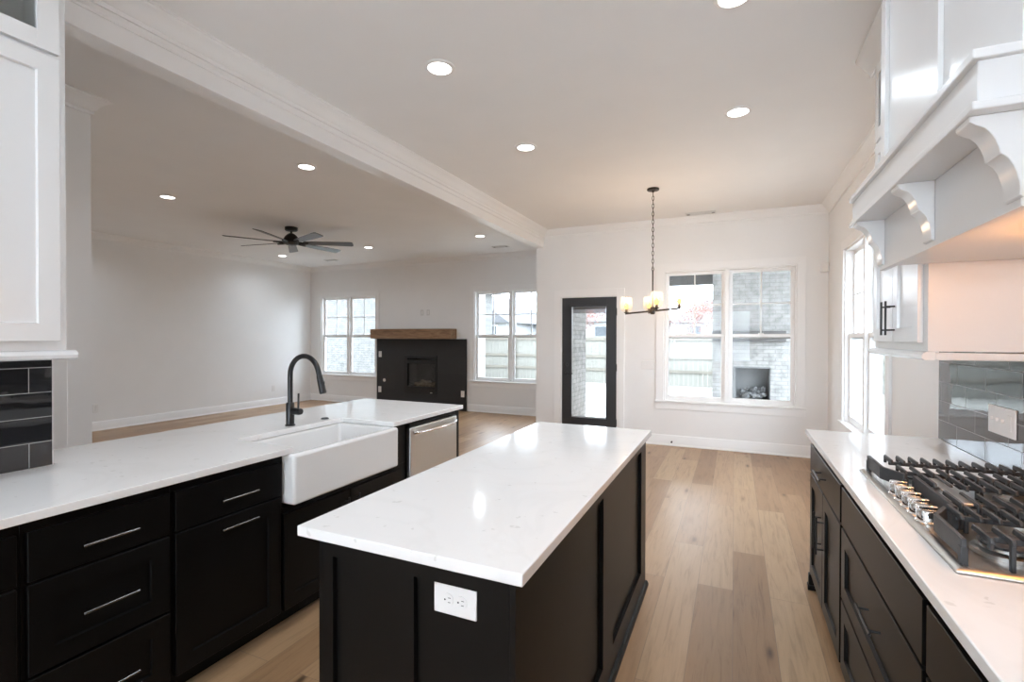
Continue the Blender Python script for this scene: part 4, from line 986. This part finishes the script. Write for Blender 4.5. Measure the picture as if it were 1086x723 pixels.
# houses beyond the fence
def house(label, x, y, w_, d_, h, rh, wallm, gable='x'):
    root = thing('neighbour_house', label, 'house', (x, y, -.12))
    MB().box(x-w_/2, x+w_/2, y-d_/2, y+d_/2, -.12, h).build('walls', wallm, root)
    o_ = .4; r = MB()
    if gable == 'y':                                               # ridge along y: gable faces the viewer
        r.prism([(x-w_/2-o_, h), (x+w_/2+o_, h), (x, h+rh)], y-d_/2-o_, y+d_/2+o_, 'y')
    else:
        e = w_*.28
        vs = [(x-w_/2-o_, y-d_/2-o_, h), (x+w_/2+o_, y-d_/2-o_, h), (x+w_/2+o_, y+d_/2+o_, h), (x-w_/2-o_, y+d_/2+o_, h), (x-w_/2+e, y, h+rh), (x+w_/2-e, y, h+rh)]
        r.add(vs, [(3, 2, 1, 0), (0, 1, 5, 4), (1, 2, 5), (2, 3, 4, 5), (3, 0, 4)])
    r.build('roof', 'roof', root, smooth=0)
    for k in range(3):
        wx = x+(k-1)*w_*.3; f = MB().box(wx-.5, wx+.5, y-d_/2-.06, y-d_/2-.0005, .95, 2.25); fo = f.build('house_window', 'trim', root)
        MB().box(wx-.43, wx+.43, y-d_/2-.075, y-d_/2-.0605, 1.02, 2.18).build('pane', 'glasspane_dark', fo)
house('grey gabled house beyond the fence, seen through the window right of the fireplace', -16.3, 33, 5.5, 8, 2.4, 2.1, 'house_wall', 'y')
house('long hip-roofed house behind the fence, right part of the living room view', -8.0, 36, 7.0, 8, 2.5, 2.2, 'house_wall')
house('brick house behind the fence seen through the glass door', -4.2+(-8), 46, 9.0, 8, 2.6, 2.0, 'house_brick')
house('pale house behind the fence seen through the dining window', -.6, 36, 5.6, 7, 2.4, 1.6, 'house_wall')
# neighbouring brick wall close to the living room
nh = thing('brick_house', 'whitewashed brick neighbouring house close outside the living room corner window', 'house', (-15, 14, -.12))
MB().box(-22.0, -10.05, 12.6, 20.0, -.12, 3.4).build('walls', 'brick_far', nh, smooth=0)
MB().add([(-22.4, 12.2, 3.4), (-9.65, 12.2, 3.4), (-9.65, 20.4, 3.4), (-22.4, 20.4, 3.4), (-19, 16.3, 5.6), (-13, 16.3, 5.6)], [(3, 2, 1, 0), (0, 1, 5, 4), (1, 2, 5), (2, 3, 4, 5), (3, 0, 4)]).build('roof', 'roof', nh, smooth=0)
ns = thing('brick_house', 'whitewashed brick neighbouring house outside the right side window', 'house', (15.6, 10, -.12))
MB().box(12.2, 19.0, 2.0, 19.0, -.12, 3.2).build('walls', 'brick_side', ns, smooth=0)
MB().add([(11.8, 1.6, 3.2), (19.4, 1.6, 3.2), (19.4, 19.4, 3.2), (11.8, 19.4, 3.2), (15.6, 5, 5.4), (15.6, 16, 5.4)], [(3, 2, 1, 0), (0, 1, 4), (1, 2, 5, 4), (2, 3, 5), (3, 0, 4, 5)]).build('roof', 'roof', ns, smooth=0)

# trees
def tree(label, x, y, h, seed):
    rnd = random.Random(seed)
    root = thing('yard_tree', label, 'tree', (x, y, -.12), 'trees beyond the fence')
    br = MB(); tips = []
    def grow(p, d, ln, r, lv):
        q = p + d*ln; mid = p.lerp(q, .5)+Vector((rnd.uniform(-1, 1), rnd.uniform(-1, 1), 0))*ln*.05
        br.tube([p, mid, q], [r, r*.85, r*.65], 6)
        if lv == 0: tips.append(q); return
        tips.append(q)
        for k in range(3):
            a = rnd.uniform(0, 2*PI); t_ = rnd.uniform(.35, .75)
            nd = (d + Vector((math.cos(a), math.sin(a), rnd.uniform(-.1, .4)))*t_).normalized()
            grow(q, nd, ln*rnd.uniform(.62, .8), r*.6, lv-1)
    grow(Vector((x, y, -.12)), Vector((0, 0, 1)), h*.32, h*.018, 4)
    br.build('trunk', 'bark', root)
    lf = MB()
    for q in tips:
        for k in range(7):
            p = q + Vector((rnd.gauss(0, .25), rnd.gauss(0, .25), rnd.gauss(0, .2))); s = rnd.uniform(.03, .06)
            a = Vector((rnd.gauss(0, 1), rnd.gauss(0, 1), rnd.gauss(0, 1))).normalized(); b = a.orthogonal().normalized()
            lf.add([p-a*s, p+b*s*.5, p+a*s, p-b*s*.5], [(0, 1, 2, 3)])
    o = lf.build('foliage', 'leaf', root, smooth=0); o['kind'] = 'stuff'
tree('sparse tree with russet leaves behind the fence, in the left pane of the dining window', -1.75, 20.5, 3.3, 3)
tree('sparse tree with russet leaves behind the fence, above the fence post of the dining window', -.9, 27.0, 3.9, 5)
tree('sparse tree with russet leaves behind the fence, seen through the glass door', -6.6, 21.5, 3.6, 9)
